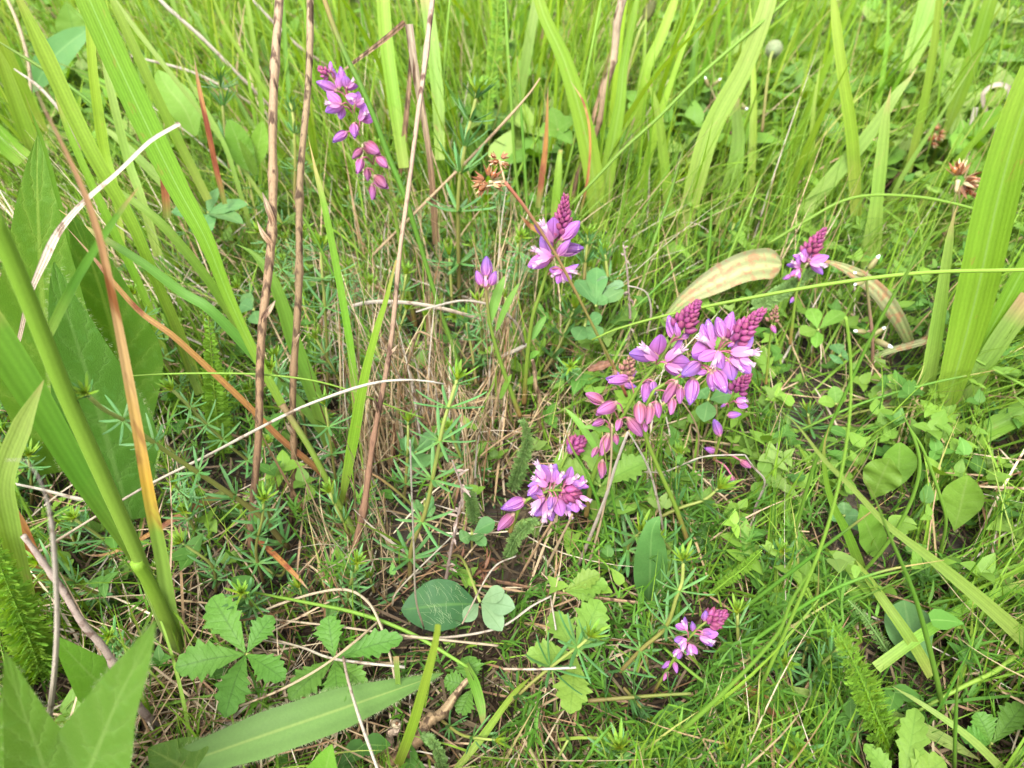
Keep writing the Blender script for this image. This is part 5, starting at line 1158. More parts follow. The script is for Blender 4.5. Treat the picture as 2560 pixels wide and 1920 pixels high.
o = root('shrivelled_leaf', at_h(1190, 1440, .008), "shrivelled brown leaf remains in the hollow below the round milkwort head", 'dead leaf')
for k in range(7):
    c0 = at_h(1160 + random.uniform(-20, 60), 1430 + random.uniform(-30, 30), .008); v = unit(rng.normal(size=3)); Q = [c0]
    for q in range(6):
        v = unit(v + rng.normal(size=3) * .8 + np.array((0, 0, .1 if q < 3 else -.25))); Q.append(Q[-1] + v * random.uniform(.002, .0045))
    Q = smooth(Q, 22); b = MB(); sheet(b, Q, random.uniform(.0006, .0013) * np.sin(np.linspace(.2, 3.0, 22)), 5, fold=.7, wave=.5, roll=np.linspace(0, random.uniform(-200, 200), 22)); b.build('leaf_scrap', M['rust'], o)
blade('shrivelled_leaf', "brown rolled dead leaf beside the wood-rush stem left of the small bud spike", 'dead leaf', up(4.2, 0, [(1470, 925), (1500, 915), (1535, 905)]), [10, 24, 12], 'rust', wave=.4, n=16, tip=False)
D("dark reddish woody stem in the thatch right of the single milkwort", up(.5, 0, [(1350, 1110), (1348, 1020), (1340, 950), (1330, 900)]), [14, 13, 11, 8], 'stalk')

# ---- right hand side
G("broadest sunlit blade at the right edge, leaning right", up(.2, 1, [(2345, 1100), (2370, 1000), (2410, 860), (2450, 700), (2485, 540), (2520, 400), (2560, 270), (2600, 170)]), [30, 48, 70, 86, 90, 94, 88, 80], 'broad', n=36, tip=False, fold=.35, roll=12)
G("hairy folded blade left of the broadest one", up(.2, 1, [(2300, 1060), (2325, 920), (2345, 800), (2365, 660), (2380, 560), (2395, 510)]), [30, 34, 34, 30, 22, 10], 'pale', n=30)
G("second bright blade at the right edge, lower down", up(.2, .5, [(2350, 1060), (2420, 930), (2490, 800), (2560, 670), (2620, 570)]), [20, 34, 46, 54, 50], 'broad', n=26, tip=False, fold=.5, roll=-25)
G("grooved pale blade at the right edge below the second bright one", up(.3, .5, [(2360, 1080), (2430, 960), (2500, 850), (2580, 740)]), [20, 36, 46, 50], 'pale', tip=False)
G("short stubby blade shooting right from the foot of the broad blades", up(.2, .5, [(2380, 1130), (2470, 1075), (2540, 1040), (2600, 1010)]), [16, 40, 56, 60], 'broad', tip=False)
G("long pointed blade slanting up right behind the distant milkwort", up(2, 3, [(1940, 610), (2010, 530), (2085, 440), (2176, 332), (2240, 237), (2275, 195), (2297, 161)]), [26, 34, 38, 36, 32, 22, 5], 'pale', n=30, fold=.15)
G("upright blade with a brown band behind the chickweed", up(2, 2, [(2170, 680), (2185, 560), (2195, 470), (2205, 380), (2215, 290), (2228, 215)]), [36, 44, 30, 30, 24, 6], 'pale', n=26)
G("tall blade leaning left behind the long pointed blade", up(4, 4, [(2140, 540), (2130, 350), (2105, 180), (2090, 60), (2080, -40)]), [26, 30, 28, 24, 22], 'bright')
G("yellow green blade hanging down in the upper right, pointed at its lower end", up(4, 1, [(2360, 340), (2400, 230), (2440, 120), (2470, 20), (2490, -40)]), [8, 34, 36, 34, 30], 'broad', tip=False)
G("wide soft blade at the top right, far back", up(8, 3, [(2270, 170), (2300, 90), (2330, 0), (2350, -60)]), [30, 50, 56, 54], 'pale', tip=False)
G("narrow upright blade right of the wide soft one", up(4, 2, [(2270, 430), (2310, 260), (2335, 110), (2350, -30)]), [16, 20, 18, 14], 'bright', tip=False)
G("broad blade crossing behind the speckled grey stalk from the top", up(3, 4, [(1500, 580), (1480, 420), (1450, 280), (1410, 150), (1360, 40), (1335, -50)]), [40, 48, 48, 42, 32, 24], 'broad', n=34, tip=False)
G("pale blade left of the crossing broad blade reaching the top edge", up(3, 5, [(1270, 380), (1295, 260), (1320, 120), (1340, 10), (1350, -40)]), [18, 24, 26, 24, 22], 'pale', tip=False)
G("upright yellow green blade right of the speckled grey stalk", up(3, 4, [(1500, 560), (1525, 400), (1550, 260), (1560, 160), (1590, 10), (1600, -40)]), [34, 38, 34, 24, 18, 16], 'broad', n=30)
G("narrow bright blade arching behind the plantain spike", up(3, 4, [(1590, 420), (1610, 200), (1650, 100), (1680, 20), (1700, -40)]), [20, 24, 26, 24, 22], 'bright')
G("long wide blade behind the yellow green rush on the right of centre", up(2, 4, [(1700, 620), (1740, 450), (1780, 320), (1860, 170), (1910, 40), (1930, -40)]), [30, 44, 50, 48, 42, 38], 'pale', n=34, tip=False)
G("rust streaked blade behind the chickweed heads", up(2, 3, [(1790, 560), (1830, 450), (1845, 350), (1840, 260), (1850, 215)]), [40, 44, 36, 26, 8], 'pale', n=26)
G("upright blade at the back above the big flower cluster", up(2, 3, [(1680, 600), (1660, 400), (1640, 260), (1610, 190)]), [22, 24, 22, 6], 'bright')
G("curved brown tipped blade in the upper right of centre", up(3, 4, [(1710, 320), (1735, 150), (1745, 70), (1775, 32)]), [22, 20, 12, 4], 'mid')
G("short cut blade with a pale torn end above the central bud cone", up(4, 2, [(1385, 560), (1393, 470), (1398, 400), (1402, 375)]), [20, 22, 18, 9], 'bright', tip=False)
G("orange and straw coloured dead blade left of the cut blade", up(5, 2, [(1345, 520), (1355, 440), (1365, 350), (1370, 210)], ), [14, 16, 9, 3], 'orange')
G("thin rust coloured blade curling beside the speckled grey stalk", up(5, 3, [(1450, 540), (1470, 440), (1475, 340), (1460, 260), (1425, 200)]), [6, 7, 6, 6, 3], 'orange')
G("long dry tipped blade falling to the lower right corner", up(.3, 0, [(2650, 1690), (2560, 1600), (2450, 1500), (2330, 1400), (2220, 1315), (2130, 1220), (2060, 1150), (1990, 1060), (1927, 1010)]), [44, 46, 42, 36, 28, 18, 14, 11, 4], 'pale', n=44)
G("bright blade arching up from the lower right through the crossing blades", up(.2, 0, [(2165, 1460), (2120, 1340), (2085, 1270), (2065, 1200), (2060, 1120), (2075, 1060)]), [26, 26, 22, 16, 10, 4], 'bright', n=26)
R("long yellow green stem rising from the bottom right across the dry tipped blade", up(.2, 2, [(1860, 1810), (1950, 1610), (2040, 1400), (2090, 1240), (2120, 1080), (2128, 930), (2115, 790)]), [13, 12, 11, 11, 10, 9, 5], 'rushlight', n=40)
R("second stem left of it, leaning right", up(.2, 1, [(1945, 1460), (1990, 1320), (2040, 1150), (2120, 970), (2200, 800), (2330, 580), (2420, 440)]), [11, 11, 11, 10, 10, 10, 5], 'rush', n=40)
R("curved stem making a bow in the right middle", up(.2, 0, [(2120, 1470), (2210, 1370), (2270, 1270), (2298, 1180), (2290, 1110), (2250, 1020)]), [10, 11, 11, 11, 10, 6], 'rushlight', n=34)
R("stem bending down right beside the pale spoon shaped leaf", up(.2, 0, [(2345, 1400), (2365, 1310), (2350, 1240), (2310, 1130), (2270, 1060)]), [10, 10, 10, 9, 7], 'rushlight', n=30)
R("grey green stem running down to the bottom at the far right", up(.2, 0, [(2360, 1800), (2340, 1690), (2290, 1500), (2220, 1330), (2180, 1230), (2140, 1170)]), [15, 16, 16, 13, 9, 4], 'rush', n=36)
R("dark blade sloping from the right middle down to the lowest milkwort", up(.5, 0, [(1760, 1600), (1900, 1490), (2030, 1390), (2150, 1300), (2230, 1240)]), [13, 13, 12, 10, 4], 'rush', n=30)
R("second dark blade sloping below it, longer", up(.4, 0, [(1750, 1700), (1900, 1590), (2050, 1490), (2200, 1430), (2360, 1400)]), [12, 12, 11, 10, 4], 'rush', n=30)
R("bright thick rush rising from the bottom edge to the lower right", up(.2, 0, [(1560, 1940), (1700, 1830), (1830, 1710), (1940, 1590), (1980, 1500), (2050, 1390)]), [17, 17, 15, 12, 11, 8], 'rushlight', n=36)
R("thin rush from the lowest milkwort sloping down to the right edge of the crop", lay([(1660, 1620, 2.2), (1740, 1690, 2.6), (1830, 1750, 2.8), (1960, 1830, 2.4)]), [8, 10, 10, 6], 'rushlight')
G("pale flat blade lying across the feathery leaf at the bottom right", lay([(1870, 1700, 1.2), (2000, 1730, 1.8), (2140, 1765, 1.6), (2300, 1820, 1.4), (2450, 1900, 1.0)]), [10, 22, 30, 32, 30], 'pale', n=30)
G("straight pale green blade slanting up right across the lower right", lay([(2190, 1670, 1.6), (2300, 1590, 2.4), (2430, 1510, 2.8), (2600, 1440, 2.8)]), [28, 26, 20, 14], 'bright', n=26)
G("yellow green blade crossing it from upper left", lay([(2330, 1690, 1.4), (2270, 1590, 2.4), (2200, 1490, 3.0), (2140, 1400, 3.2)]), [28, 28, 24, 12], 'bright', n=26)
blade('withered_grass', "rust brown dead blade at the bottom right of the lowest milkwort", 'dry blade', lay([(1990, 1840, 1.2), (1930, 1770, 1.5), (1860, 1720, 1.7), (1785, 1672, 1.8)]), [40, 36, 24, 5], 'orange', n=20)
G("long yellow blade with a dry reddish edge near the bottom right corner", lay([(2530, 1950, 1.6), (2430, 1850, 2.4), (2320, 1770, 2.8), (2230, 1715, 2.6)]), [22, 20, 14, 6], 'pale', n=24)
R("upright green stem at the bottom right corner with a side branch", up(.2, 0, [(2385, 1950), (2388, 1840), (2392, 1740), (2396, 1690)]), [12, 11, 10, 5], 'rush')
R("long bent stem entering from the lower right edge", lay([(2290, 1780, 1.4), (2400, 1720, 2.2), (2500, 1670, 2.6), (2580, 1600, 2.6)]), [10, 13, 15, 15], 'rushlight')
R("thin level rush reaching right above the long dry blade end", lay([(2050, 1480, 1.6), (2200, 1440, 2.2), (2360, 1405, 2.4)]), [9, 8, 4], 'rush')
R("fine grass stalk slanting across the foot of the broad right blades", up(1, 0, [(1990, 1080), (2150, 1010), (2320, 960), (2490, 925)]), [7, 8, 8, 5], 'rush')
R("cut pale stalk standing upright right of the trefoil and clover", up(.5, 0, [(2128, 1000), (2126, 900), (2120, 830), (2114, 793)]), [9, 10, 10, 10], 'rushlight', tip=False)
R("fallen stalk at the foot of the broad right blades, pointing down right", lay([(2350, 850, 5), (2400, 880, 5), (2450, 905, 4.8), (2580, 975, 4)]), [8, 9, 9, 8], 'rushlight', tip=False)
blade('withered_grass', "curled yellow brown leaf end in the right middle beside the trefoil sprig", 'dry blade', up(1, 0, [(2175, 1040), (2205, 1015), (2240, 1000), (2242, 985), (2215, 983), (2178, 1000)]), [24, 30, 30, 26, 22, 12], 'deadleaf', n=30)
blade('withered_grass', "tan twisted dead leaf among the chickweed buds at the right", 'dry blade', up(2, 0, [(2180, 895), (2230, 875), (2280, 862), (2320, 845), (2328, 800)]), [12, 16, 18, 20, 8], 'deadleaf', n=24)
blade('withered_grass', "white looped dry blade at the upper right", 'dry blade', up(4, 1, [(2495, 355), (2480, 310), (2465, 280), (2458, 235), (2490, 212), (2520, 220), (2525, 250), (2512, 300), (2505, 350)]), [12, 9, 10, 10, 12, 14, 12, 12, 12], 'white', n=44, tip=False)
blade('withered_grass', "bleached white straight dead stem left of the looped dry blade", 'dry blade', up(2, 1, [(2410, 440), (2420, 380), (2430, 310), (2440, 268)]), [24, 16, 12, 11], 'white', n=20, tip=False)
# grey lichened dead stem with shrivelled leaves
P = smooth(up(2.5, 1, [(1570, 880), (1575, 800), (1572, 730), (1566, 660), (1558, 612)]), 30)
o = root('dead_flower_stem', P[0], "grey dead stem with shrivelled scraps standing above the big flower cluster", 'dry stalk')
b = MB(); tube(b, P, px2m(P, np.linspace(7, 4, 30)) * .5, 5, lump=.2); b.build('stem', M['twig'], o)
for k in range(26):
    i = random.randrange(3, 29); d = unit(rng.normal(size=3)); L = random.uniform(.0018, .0042)
    b = MB(); Q = smooth([P[i], P[i] + d * L * .6, P[i] + d * L + np.array((0, 0, -.001))], 5); sheet(b, Q, np.array((.0004, .0005, .0005, .0003, .0001)), 3, wave=.3); b.build('shrivelled_leaf', M['twig'], o)
KEEP.append((1570, 700, 40, depth(P[15])))
P = smooth(up(.6, 0, [(1110, 1480), (1125, 1390), (1140, 1310), (1155, 1230), (1130, 1150)]), 30)
o = root('dead_flower_stem', P[0], "crumbling grey dead stem left of the round milkwort head", 'dry stalk')
b = MB(); tube(b, P, px2m(P, np.linspace(10, 4, 30)) * .5, 5, lump=.3); b.build('stem', M['twig'], o)
for k in range(22):
    i = random.randrange(5, 29); d = unit(rng.normal(size=3)); L = random.uniform(.002, .005)
    b = MB(); Q = smooth([P[i], P[i] + d * L * .6, P[i] + d * L + np.array((0, 0, -.001))], 5); sheet(b, Q, np.array((.0004, .0005, .0005, .0003, .0001)), 3, wave=.3); b.build('shrivelled_leaf', M['twig'], o)
# chickweed with white bud tips
def chickweed(label, pts, w, buds, group='chickweeds'):
    P = smooth(pts, 30); o = root('chickweed', P[0], label, 'wildflower', group)
    b = MB(); tube(b, P, px2m(P, resample(w, 30)) * .5, 6); b.build('stem', M['darkstem'], o)
    x, y, s = project(P)
    for bx, by, tx, ty, sz in buds:
        i = int(np.argmin((x - bx) ** 2 + (y - by) ** 2)); d = s[i]
        a, c = at_d(bx, by, d), at_d(tx, ty, d * .99); L = sz * .8 / FPX * d
        ax = unit(c - a)
        b = MB(); tube(b, smooth([P[i], (P[i] + a) / 2, a], 6), L * .05, 5); b.build('flower_stalk', M['darkstem'], o)
        b = MB(); tube(b, np.stack([a + ax * L * t for t in np.linspace(0, .78, 7)]), L * .17 * np.array((.5, .9, 1, 1, .95, .8, .6)), 8); b.build('bud', M['sepal'], o)
        b = MB(); tube(b, np.stack([a + ax * L * t for t in np.linspace(.72, 1.0, 5)]), L * .10 * np.array((1, 1.05, .95, .7, .2)), 8); b.build('petal_tip', M['whitebud'], o)
    KEEP.append((pts and x[-1], y[-1], 50, float(s[-1])))
chickweed("chickweed with white tipped buds on a dark stem at the right centre", up(.5, 0, [(2178, 960), (2182, 860), (2172, 760), (2165, 690)]), [9, 9, 8, 7],
    [(2160, 690, 2118, 675, 44), (2170, 675, 2203, 632, 56), (2160, 705, 2100, 722, 40), (2178, 840, 2258, 790, 50), (2165, 830, 2122, 826, 50), (2185, 850, 2215, 862, 60)])
chickweed("chickweed with small white buds at the top right of centre", up(4, 2, [(1830, 340), (1815, 300), (1790, 250), (1775, 215)]), [7, 7, 6, 5],
    [(1780, 215, 1810, 190, 34), (1772, 218, 1758, 180, 36), (1830, 240, 1862, 198, 60), (1840, 255, 1885, 285, 50)])
# plantain seed heads
def plantain_head(label, pts, w, rad, L):
    P = smooth(pts, 20); o = root('plantain_flower', P[0], label, 'wildflower', 'plantain heads')
    b = MB(); tube(b, P, px2m(P, w) * .5, 6); b.build('stem', M['bedstem'], o)
    keep(P, 16); ax = unit(P[-1] - P[-2]); KEEP.append((pts[-1][0] if False else float(project(P[-1])[0]), float(project(P[-1])[1]) - 40, 44, depth(P[-1]))); d = depth(P[-1]); Rm = rad / FPX * d; Lm = L / FPX * d
    t = np.linspace(0, 1, 9); b = MB(); tube(b, P[-1] + ax * (t[:, None] * Lm), Rm * np.sin(math.pi * np.clip(t * .9 + .06, 0, 1)) ** .6, 10); b.build('spike_core', M['greyspike' if rad > 18 else 'spike'], o)
    f = MB()
    for k in range(90):
        tt = (k + .5) / 90; a = k * 2.39996; x_ = unit(np.cross(ax, (.1, .9, .2))); y_ = np.cross(ax, x_); out = x_ * math.cos(a) + y_ * math.sin(a)
        r = Rm * math.sin(math.pi * min(1, tt * .9 + .06)) ** .6; p = P[-1] + ax * tt * Lm + out * r * .9
        dd = unit(out + ax * .8); s = unit(np.cross(dd, out)) * Rm * .22
        f.add([p - s, p + s, p + dd * Rm * .45], tris=[(0, 1, 2)], attr=[(0, .2, k / 90)] * 2 + [(0, 1, k / 90)])
    q = f.build('florets', M['greyspike' if rad > 18 else 'spike'], o); q["kind"] = "stuff"
plantain_head("dark plantain seed head cut by the top edge", up(5, 5, [(1555, 260), (1575, 160), (1595, 90), (1612, 52)]), 8, 13, 80)
plantain_head("grey furry plantain head, blurred, in the upper right", up(6, 6, [(1905, 330), (1915, 230), (1925, 150), (1932, 130)]), 8, 18.5, 62)

# ================================================================== the sward (masses that nobody could count)
def gauss(px, py, cx, cy, sx, sy): return np.exp(-((px - cx) / sx) ** 2 - ((py - cy) / sy) ** 2)
def w_thatch(px, py): return np.clip(gauss(px, py, 1100, 1150, 330, 420) + .10 + .3 * gauss(px, py, 1950, 1300, 300, 250), 0, 1)
def w_green(px, py): return np.clip(1.05 - 1.0 * gauss(px, py, 1080, 1150, 340, 420) - .8 * gauss(px, py, 500, 1500, 420, 380), .05, 1)


# ---- landmarks that tell the many alike things apart
LOW = [("round milkwort head", 1400, 1240), ("lowest milkwort", 1720, 1590), ("prominent bedstraw", 1080, 1200), ("dark oval leaf", 1085, 1512), ("pale rounded trefoil", 1230, 1510), ("whole cinquefoil leaf", 600, 1640),
  ("half hidden cinquefoil leaf", 850, 1660), ("pale cinquefoil leaf", 1430, 1650), ("large feathery leaf", 2160, 1700), ("ribbed plantain leaf", 780, 1800), ("cut hollow stem", 985, 1830), ("grass shoot foot", 440, 1600),
  ("left brown stalk foot", 635, 1300), ("right brown stalk foot", 730, 1200), ("single milkwort", 1220, 760), ("central milkwort", 1380, 620), ("big leaning milkworts", 1680, 950), ("grey rough twig", 1840, 1360),
  ("spoon shaped leaf", 2400, 1270), ("crinkled leaf", 2200, 1200), ("yellow hearted bedstraw", 1472, 1592), ("large spread bedstraw", 1795, 1225), ("dim feathery leaf", 535, 980), ("reclining bedstraw", 400, 1110),
  ("orange fallen blade", 380, 1330), ("woody twig", 230, 1600), ("vetch sprig", 530, 540), ("white bridging straw", 1040, 760), ("wood-rush head", 1230, 450), ("top left milkwort", 880, 330), ("dead plantain leaf", 1830, 670), ("bluish bedstraw", 1170, 380),
  ("dull standing leaf", 1630, 1400), ("bent zigzag straw", 1700, 1160), ("cut level bedstraw stem", 1610, 1745), ("dry tipped blade", 2220, 1320), ("brown bottom twig", 1110, 1770), ("feathery roll by the round head", 1305, 1130)]
HIGH = [("top left milkwort", 870, 300), ("left brown stalk", 690, 200), ("right brown stalk", 765, 300), ("broken dead blade", 1020, 100), ("pale dead stalk", 1050, 250), ("bluish bedstraw", 1180, 330), ("wood-rush head", 1230, 440),
  ("speckled grey stalk", 1510, 220), ("dark plantain head", 1620, 30), ("grey plantain head", 1935, 105), ("central milkwort", 1400, 560), ("dead plantain leaf", 1830, 670), ("distant milkwort", 2030, 620), ("small white chickweed buds", 1790, 220),
  ("white looped blade", 2490, 270), ("bleached dead stem", 2430, 340), ("brown wood-rush at the edge", 2395, 450), ("broadest right blade", 2470, 600), ("long pointed pale blade", 2160, 350), ("broad descending blade", 330, 250), ("short orange blade", 520, 300), ("top left corner leaves", 150, 150),
  ("yellow green rush", 1750, 200), ("arched rush tip", 2250, 490), ("feathery leaf at the top", 1240, 120), ("cut blade", 1395, 460), ("small dark wood-rush", 2335, 345)]
TOLD = set()
def describe(p, what, marks):
    x, y, s = project(p)
    best = sorted(marks, key=lambda m: (m[1] - x) ** 2 + (m[2] - y) ** 2)
    for name, mx, my in best[:7]:
        dx, dy = x - mx, y - my
        h = "right of" if dx > 0 else "left of"; v = "above" if dy < 0 else "below"
        near = math.hypot(dx, dy) < 130
        first = h if abs(dx) > abs(dy) else v
        for rel in (first, ("just " if near else "further ") + first, (v + " and " + h) if min(abs(dx), abs(dy)) > 25 else first):
            t = f"{what} {rel} the {name}"
            if t not in TOLD:
                TOLD.add(t); return t
    return f"{what} {first} the {name}"

# ---- repeats: bedstraw shoots low in the sward, and plain blades in the background (each an object of its own)
def grow_bedstraw(k):
    h = (.022, .030, .038, .045, .060, .075)[k]; n = (3, 4, 4, 5, 5, 6)[k]
    P = smooth([(0, 0, 0), (.003, .002, h * .5), (.001, .004, h)], 16)
    o = root('bedstraw_shoot', (0, 0, 0), "small plain bedstraw shoot low in the sward", 'wild plant', 'small bedstraw shoots in the sward')
    b = MB(); tube(b, P, .0006, 5); b.build('stem', M['bedstem'], o)
    T = unit(np.gradient(P, axis=0))
    for j in range(n):
        i = int((j + .6) / n * 15)
        place('whorl', random.choice(WHORLS + SPREAD), o, P[i], basis(T[i], random.random() * 6), random.uniform(.009, .012) * (1 - .2 * j / n))
    place('young_whorl', random.choice(TIPS), o, P[-1], basis(T[-1], random.random() * 6), .009)
    place('young_whorl', random.choice(TIPS2), o, P[-1] + np.array((0, 0, .001)), basis(T[-1], random.random() * 6), .010)
    return o

def twin(o):
    c = o.copy(); COL.objects.link(c)
    for ch in o.children:
        d_ = ch.copy(); COL.objects.link(d_); d_.parent = c
    return c

spots = []
kg = keep_grid()
kg = np.maximum.reduce([np.roll(np.roll(kg, i, 0), j, 1) for i in (-1, 0, 1) for j in (-1, 0, 1)])
cand = scatter(900, .10, .62, power=1.1, spread=.72, margin=0, weight=lambda x, y: np.clip(gauss(x, y, 1650, 1650, 450, 320) + gauss(x, y, 500, 1250, 520, 420) + .9 * gauss(x, y, 1000, 720, 480, 260) + .4 * gauss(x, y, 1150, 1200, 300, 300), 0, 1))
for x, y in cand:
    q = np.array((x, y, .035)); px, py, s = project(q)
    if not (-20 < px < 2580 and 150 < py < 1940): continue
    if kg[min(121, max(0, int(py // 16) + 1)), min(161, max(0, int(px // 16) + 1))] > s: continue
    if any((x - a) ** 2 + (y - b_) ** 2 < .014 ** 2 for a, b_ in spots): continue
    spots.append((x, y))
    if len(spots) >= 120: break
low_n = len(spots)
for x, y in scatter(900, .20, .55, power=1.0, spread=.72, margin=0, weight=lambda x, y: gauss(x, y, 880, 760, 420, 330)):
    px, py, s = project(np.array((x, y, .06)))
    if not (400 < px < 1500 and 250 < py < 1300): continue
    if kg[min(121, max(0, int(py // 16) + 1)), min(161, max(0, int(px // 16) + 1))] > s: continue
    if any((x - a) ** 2 + (y - b_) ** 2 < .013 ** 2 for a, b_ in spots): continue
    spots.append((x, y))
    if len(spots) >= low_n + 75: break
protos = [grow_bedstraw(k) for k in range(6)]
turn = [k % 4 for k in range(low_n)] + [4 + k % 2 for k in range(len(spots) - low_n)]
used = set()
for i, (x, y) in enumerate(spots):
    o = twin(protos[turn[i]]) if turn[i] in used else protos[turn[i]]
    used.add(turn[i])
    o.location = (x, y, float(ground_z(x, y)))
    o.rotation_euler = (random.gauss(0, .3), random.gauss(0, .3), random.random() * 6.28)
    o.scale = (random.uniform(.8, 1.25),) * 3
    o["label"] = describe(np.array((x, y, .05 if turn[i] > 3 else .03)), ("small", "low", "stout", "upright", "tall", "tall slender")[turn[i]] + " bedstraw shoot", LOW)

BL = []
for k in range(8):
    h = random.uniform(.10, .19); bend = random.uniform(.02, .08)
    P = smooth([(0, 0, 0), (bend * .15, 0, h * .4), (bend * .5, 0, h * .75), (bend, random.uniform(-.02, .02), h)], 18)
    t = np.linspace(0, 1, 18); W = random.uniform(.0012, .0026) * np.minimum(1, .6 + t) * np.clip((1 - t) / .6, .02, 1) ** .8
    T = unit(np.gradient(P, axis=0)); S = np.array((0, 1.0, 0)) * np.cos(t[:, None] * .9) + np.array((1.0, 0, 0)) * np.sin(t[:, None] * .9)
    S = unit(S - T * np.sum(S * T, 1, keepdims=True)); N_ = np.cross(T, S); r = random.random()
    V = np.stack([P - S * W[:, None] + N_ * W[:, None] * .25, P, P + S * W[:, None] + N_ * W[:, None] * .25], 1)
    A = np.stack([np.stack([np.full(18, uu), t, np.full(18, r)], -1) for uu in (-1, 0, 1)], 1)
    b = MB(); b.add(V, quads=grid_quads(18, 3), attr=A.reshape(-1, 3)); BL.append(b.mesh('grass_blade', M[('bright', 'pale', 'bright', 'broad')[k % 4]]))
cand = scatter(900, .46, 1.2, power=1.2, spread=.72, margin=0); m_ = 0
for x, y in cand:
    px, py, s = project(np.array((x, y, .1)))
    if not (0 < px < 2560 and -200 < py < 700): continue
    if kg[min(121, max(0, int(py // 16) + 1)), min(161, max(0, int(px // 16) + 1))] > s: continue
    o = bpy.data.objects.new('grass_blade', BL[m_ % 8]); COL.objects.link(o)
    o.location = (x, y, float(ground_z(x, y))); o.rotation_euler = (0, 0, random.random() * 6.28); o.scale = (1, 1, random.uniform(.75, 1.2))
    q = Matrix.Rotation(o.rotation_euler[2], 3, 'Z') @ Vector((1, 0, 0))
    ln = "leaning right" if q.x > .5 else "leaning left" if q.x < -.5 else "upright"
    tag(o, describe(np.array((x, y, .10)), ("broad bright", "pale", "fresh green", "wide flat", "slim bright", "thin pale", "tall green", "flat yellowish")[m_ % 8] + " blade " + ln, HIGH), 'grass blade', 'plain grass blades in the background')
    m_ += 1
    if m_ >= 170: break

def lean(p, s=1.0):        # blades fan out from the tussock in the middle
    return np.where(p[:, 0] > 0.0, 0.0, math.pi) + rng.normal(0, 1.0 * s, len(p))

# fine litter that closes the soil, its colour darkened to shade the gaps
n = 15000
p = scatter(n, .04, 1.3, power=1.5)
blades_mass("leaf_mould", 'mould', p, rng.uniform(.010, .045, n), rng.uniform(.0005, .0014, n), rng.uniform(1.3, 1.8, n), rng.normal(0, .4, n), rng.uniform(0, 6.28, n), np.clip(rng.normal(.32, .33, n), 0, 1), K=4, zbase=rng.uniform(.0005, .008, n), clear=False,
    label="rotting litter on the soil, coloured darker for shaded gaps", cat="dead grass")
# short green growth close to the soil
n = 32000
p = scatter(n, .06, 1.0, power=1.2, weight=lambda x, y: np.clip(1.1 - 1.1 * gauss(x, y, 950, 1300, 420, 420) - .5 * gauss(x, y, 400, 1500, 350, 300), .25, 1))
blades_mass("short_moss", 'grassmass', p, rng.uniform(.006, .020, n), rng.uniform(.0005, .0012, n), np.abs(rng.normal(.5, .4, n)), rng.normal(.3, .5, n), rng.uniform(0, 6.28, n), np.clip(rng.normal(.38, .22, n), 0, .9), K=4, twist=rng.uniform(-1, 1, n), clear=False,
    label="short green growth covering the soil", cat="ground cover")
# long loose straws over the front and the middle
n = 1700
p = scatter(n, .07, .55, power=1.1, weight=lambda x, y: np.clip(gauss(x, y, 700, 1450, 420, 330) + .8 * gauss(x, y, 1150, 1050, 330, 380) + .7 * gauss(x, y, 1900, 1350, 420, 300) + .25, 0, 1))
blades_mass("loose_straws", 'thatch', p, rng.uniform(.04, .11, n), rng.uniform(.0006, .0011, n), rng.uniform(.9, 1.6, n), rng.normal(0, .7, n), rng.uniform(0, 6.28, n), np.clip(rng.normal(.75, .2, n), 0, 1), K=9, twist=rng.uniform(-1, 1, n), zbase=rng.uniform(.004, .022, n), fold=.3,
    label="long pale straws lying loosely on the plants", cat="dead grass")
# slanting thin grass and straw of the middle distance
n = 11000
p = scatter(n, .27, .75, power=1.0, weight=lambda x, y: np.clip(1.1 - .75 * gauss(x, y, 1150, 950, 300, 300), .1, 1))
blades_mass("slanting_grass", 'grassmass', p, rng.uniform(.05, .15, n) * (.55 + .7 * p[:, 1]), rng.uniform(.0005, .0015, n), np.abs(rng.normal(.3, .3, n)), rng.normal(.3, .5, n), lean(p), np.clip(rng.normal(.62, .22, n), 0, 1), K=8, twist=rng.uniform(-1, 1, n), fold=.2,
    label="thin slanting grass of the middle distance", cat="grass", front=1.0)
n = 1500
p = scatter(n, .30, .9, power=1.0, weight=lambda x, y: np.clip(1.0 - (x - 900) / 1400, .2, 1))
blades_mass("slanting_straw", 'thatch', p, rng.uniform(.06, .16, n), rng.uniform(.0006, .0013, n), np.abs(rng.normal(.6, .35, n)), rng.normal(.2, .4, n), lean(p, .7), np.clip(rng.normal(.8, .2, n), 0, 1), K=8, twist=rng.uniform(-1, 1, n), fold=.2,
    label="pale slanting straws among the grass behind", cat="dead grass", front=1.0)
# long thin blades lying over the lower right
n = 1800
p = scatter(n, .08, .45, power=1.0, weight=lambda x, y: np.clip(gauss(x, y, 2100, 1500, 620, 420) + .2, 0, 1))
blades_mass("lying_grass", 'grassmass', p, rng.uniform(.05, .13, n), rng.uniform(.0007, .0016, n), rng.uniform(.7, 1.3, n), rng.normal(.3, .4, n), rng.normal(.7, .9, n), np.clip(rng.normal(.62, .2, n), 0, 1), K=9, twist=rng.uniform(-1, 1, n), zbase=rng.uniform(.002, .015, n), fold=.2,
    label="long thin grass arching low over the front right", cat="grass", front=1.0)
# standing dead straws of the tussock
n = 2700
p = scatter(n, .10, .62, weight=lambda x, y: gauss(x, y, 1090, 1180, 180, 330))
blades_mass("dry_thatch", 'thatch', p, rng.uniform(.03, .11, n), rng.uniform(.0004, .0012, n), rng.normal(0, .36, n), rng.normal(0, .75, n), rng.uniform(0, 2 * math.pi, n), np.clip(rng.normal(.6, .27, n), 0, 1), K=8, twist=rng.uniform(-1, 1, n),
    label="tangle of upright tan dead grass at the centre", cat="dead grass")
